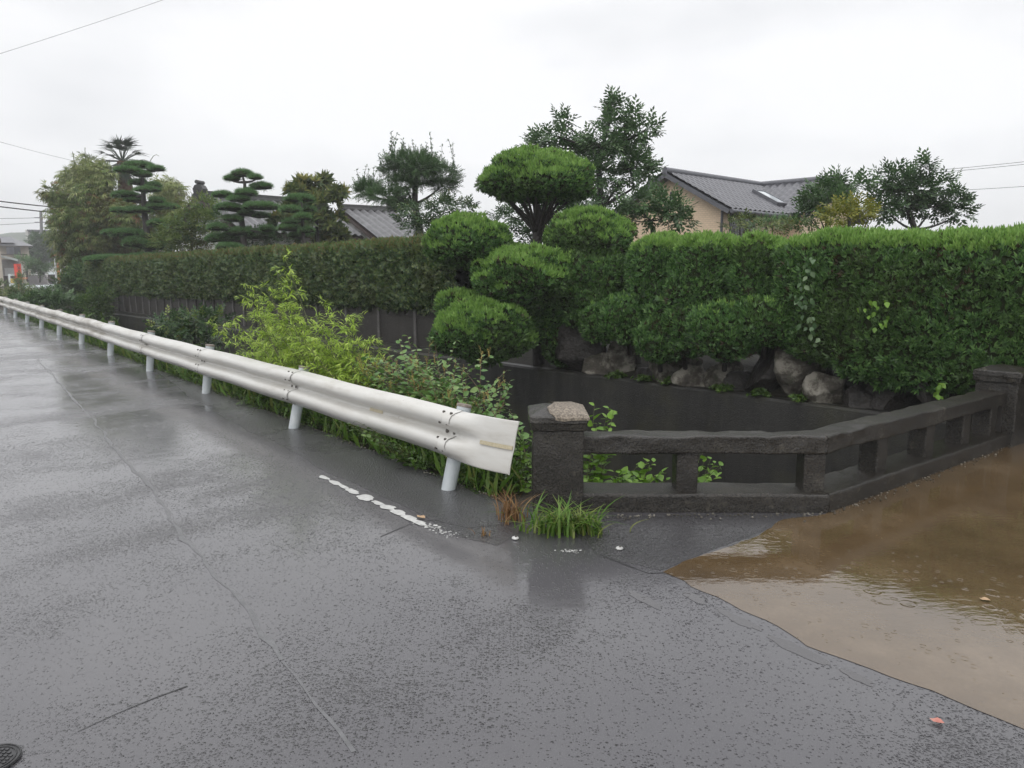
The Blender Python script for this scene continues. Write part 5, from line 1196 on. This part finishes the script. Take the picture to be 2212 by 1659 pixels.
# leafy plants beyond the parapet
def leafplant(lb, base, tips, nl, ls, mat='fresh', side=.9):
    o = thing('leafy_plant', lb, 'plant', base, 'leafy plants by the parapet'); gs, gl = MB(), MB()
    for tp_ in list(tips)+[t0_+rng.normal(size=3)*(.05, .08, .04)-(0, 0, .03) for t0_ in tips for _ in range(3)]: stemplant(gs, gl, np.asarray(base)+(rng.normal()*.08, rng.normal()*.04, 0), tp_, nl, ls, OVATE, 0, .005, rng.uniform(0, .12), .12, side, None, .6)
    gs.build('stems', M['greenstem'], o); gl.build('leaves', M[mat], o)
leafplant('leafy plant massed behind the first opening of the railing', (.85, 5.75, -.3), [D(u, v_, Y) for u, v_, Y in [(1285, 1030, 5.6), (1310, 1045, 5.7), (1345, 1020, 5.75), (1375, 1030, 5.8), (1400, 1010, 5.8), (1430, 1020, 5.7), (1330, 1060, 5.6), (1390, 1060, 5.7), (1440, 1050, 5.7), (1290, 1065, 5.6), (1360, 1045, 5.7), (1415, 1045, 5.7)]], 13, .13)
leafplant('tall fresh sprout standing just behind the top rail and pillar', (.62, 5.7, -.3), [D(1315, 882, 5.9), D(1290, 915, 5.8)], 17, .11)
leafplant('leaf spray showing past the first baluster', (1.35, 5.75, -.3), [D(1535, 992, 5.75), D(1525, 1055, 5.7), D(1545, 1000, 5.9)], 9, .11)
leafplant('narrow leafy stem between the guardrail end plate and pillar', (.12, 5.5, -.15), [D(1132, 968, 5.35), D(1125, 1030, 5.3), D(1070, 1035, 5.5), D(1085, 1075, 5.3)], 9, .07)
leafplant('low broad leaved weed under the guardrail by the last post', (-.75, 6.2, -.1), [D(u, v_, 6.0) for u, v_ in [(880, 985), (850, 960), (905, 1000), (935, 990), (800, 925), (770, 910)]], 10, .08, 'weed')

# ------------------------------------------------------------------ small things on the road
for u, v_, lb in ((1113, 1163, 'white survey disc on the asphalt left of the grass tuft'), (1338, 1185, 'white survey disc on the asphalt right of the grass tuft')):
    c = G(u, v_, .006); o = thing('survey_disc', lb, 'marker', c, 'survey discs'); g = MB(); tube(g, [c, c+(0, 0, .006), c+(0, 0, .010)], [.022, .022, .016], 16); g.build('disc', M['white_line'], o); g = MB(); tube(g, [c+(.004, 0, .008), c+(.004, 0, .014)], .007, 8); g.build('nail', M['bolt'], o)
def flatleaf(lb, c, s, a, mat):
    g = MB(); v, f = OVATE; v = v*s; v[:, 2] = np.abs(v[:, 2])*2; R = np.array([[math.cos(a), -math.sin(a), 0], [math.sin(a), math.cos(a), 0], [0, 0, 1]]); g.add(v@R.T+c+(0, 0, .008), f); tag(g.build('fallen_leaf', mat), lb, 'leaf', 'fallen leaves')
flatleaf('tan fallen leaf on the end of the white line', G(918, 1122), .07, 1.0, M['dryleaf'])
flatleaf('pink red fallen leaf alone on the dark asphalt', G(2040, 1566), .05, 1.2, M['petal'])
flatleaf('long tan fallen leaf lying in the brown puddle', G(2140, 1300), .055, 1.35, M['dryleaf'])
c = G(-16, 1645); c[2] = .004; o = thing('manhole_cover', 'small round iron valve cover in the corner of the road', 'cover', c); g = MB()
tube(g, [c, c+(0, 0, .004)], .085, 32); g.build('plate', M['iron'], o); g = MB()
for r0_ in (.08, .068):
    a = np.linspace(0, 2*math.pi, 40); tube(g, np.c_[c[0]+np.cos(a)*r0_, c[1]+np.sin(a)*r0_, np.full(40, .009)], .003, 5, cap=False)
for k in range(-4, 5):
    for j in range(-4, 5):
        if math.hypot(k, j) < 3.5: box(g, (c[0]+k*.017, c[1]+j*.017, .0095), (.010, .010, .004))
g.build('tread', M['iron'], o)
for k in range(45):
    pass
# grit on the asphalt: nobody could count it
g = MB(); n = 420
for k in range(n+700):
    c = G(rng.uniform(0, 2212), rng.uniform(1180, 1655)); r0_ = rng.uniform(.002, .0055)
    if k > n:
        ed = [RP(rng.uniform(-.5, 14), .14-abs(rng.normal())*.03), G(1438+rng.random()*774, 0+1238) if 0 else None, pn_r+(pb-pn_r)*rng.random()+(0, -.03-abs(rng.normal())*.05, 0), pb+(pf-pb)*rng.random()+(.02, -.05-abs(rng.normal())*.06, 0), RP(rng.uniform(-.6, 6), .12+rng.normal()*.02)]
        c = ed[rng.choice([0, 0, 0, 2, 3, 4])].copy(); c[2] = .004; r0_ = rng.uniform(.003, .010); v, q = blob(c+(0, 0, r0_*.5), (r0_, r0_, r0_*.7), k, 4, 6, .2); g.add(v, q, 0)
struct(g.build('grit', M['rock']), 'stuff')

# ------------------------------------------------------------------ haze
m = bpy.data.materials.new('haze'); m.use_nodes = True; t = m.node_tree; t.nodes.clear()
ou = nn(t, 'ShaderNodeOutputMaterial'); vo = nn(t, 'ShaderNodeVolumePrincipled'); vo.inputs['Color'].default_value = (.93, .94, .96, 1); vo.inputs['Density'].default_value = .0014; vo.inputs['Anisotropy'].default_value = .2
t.links.new(vo.outputs[0], ou.inputs['Volume'])
g = MB(); box(g, (0, 210, 12), (960, 580, 31), (1, 0, 0)); struct(g.build('haze', m), 'stuff')
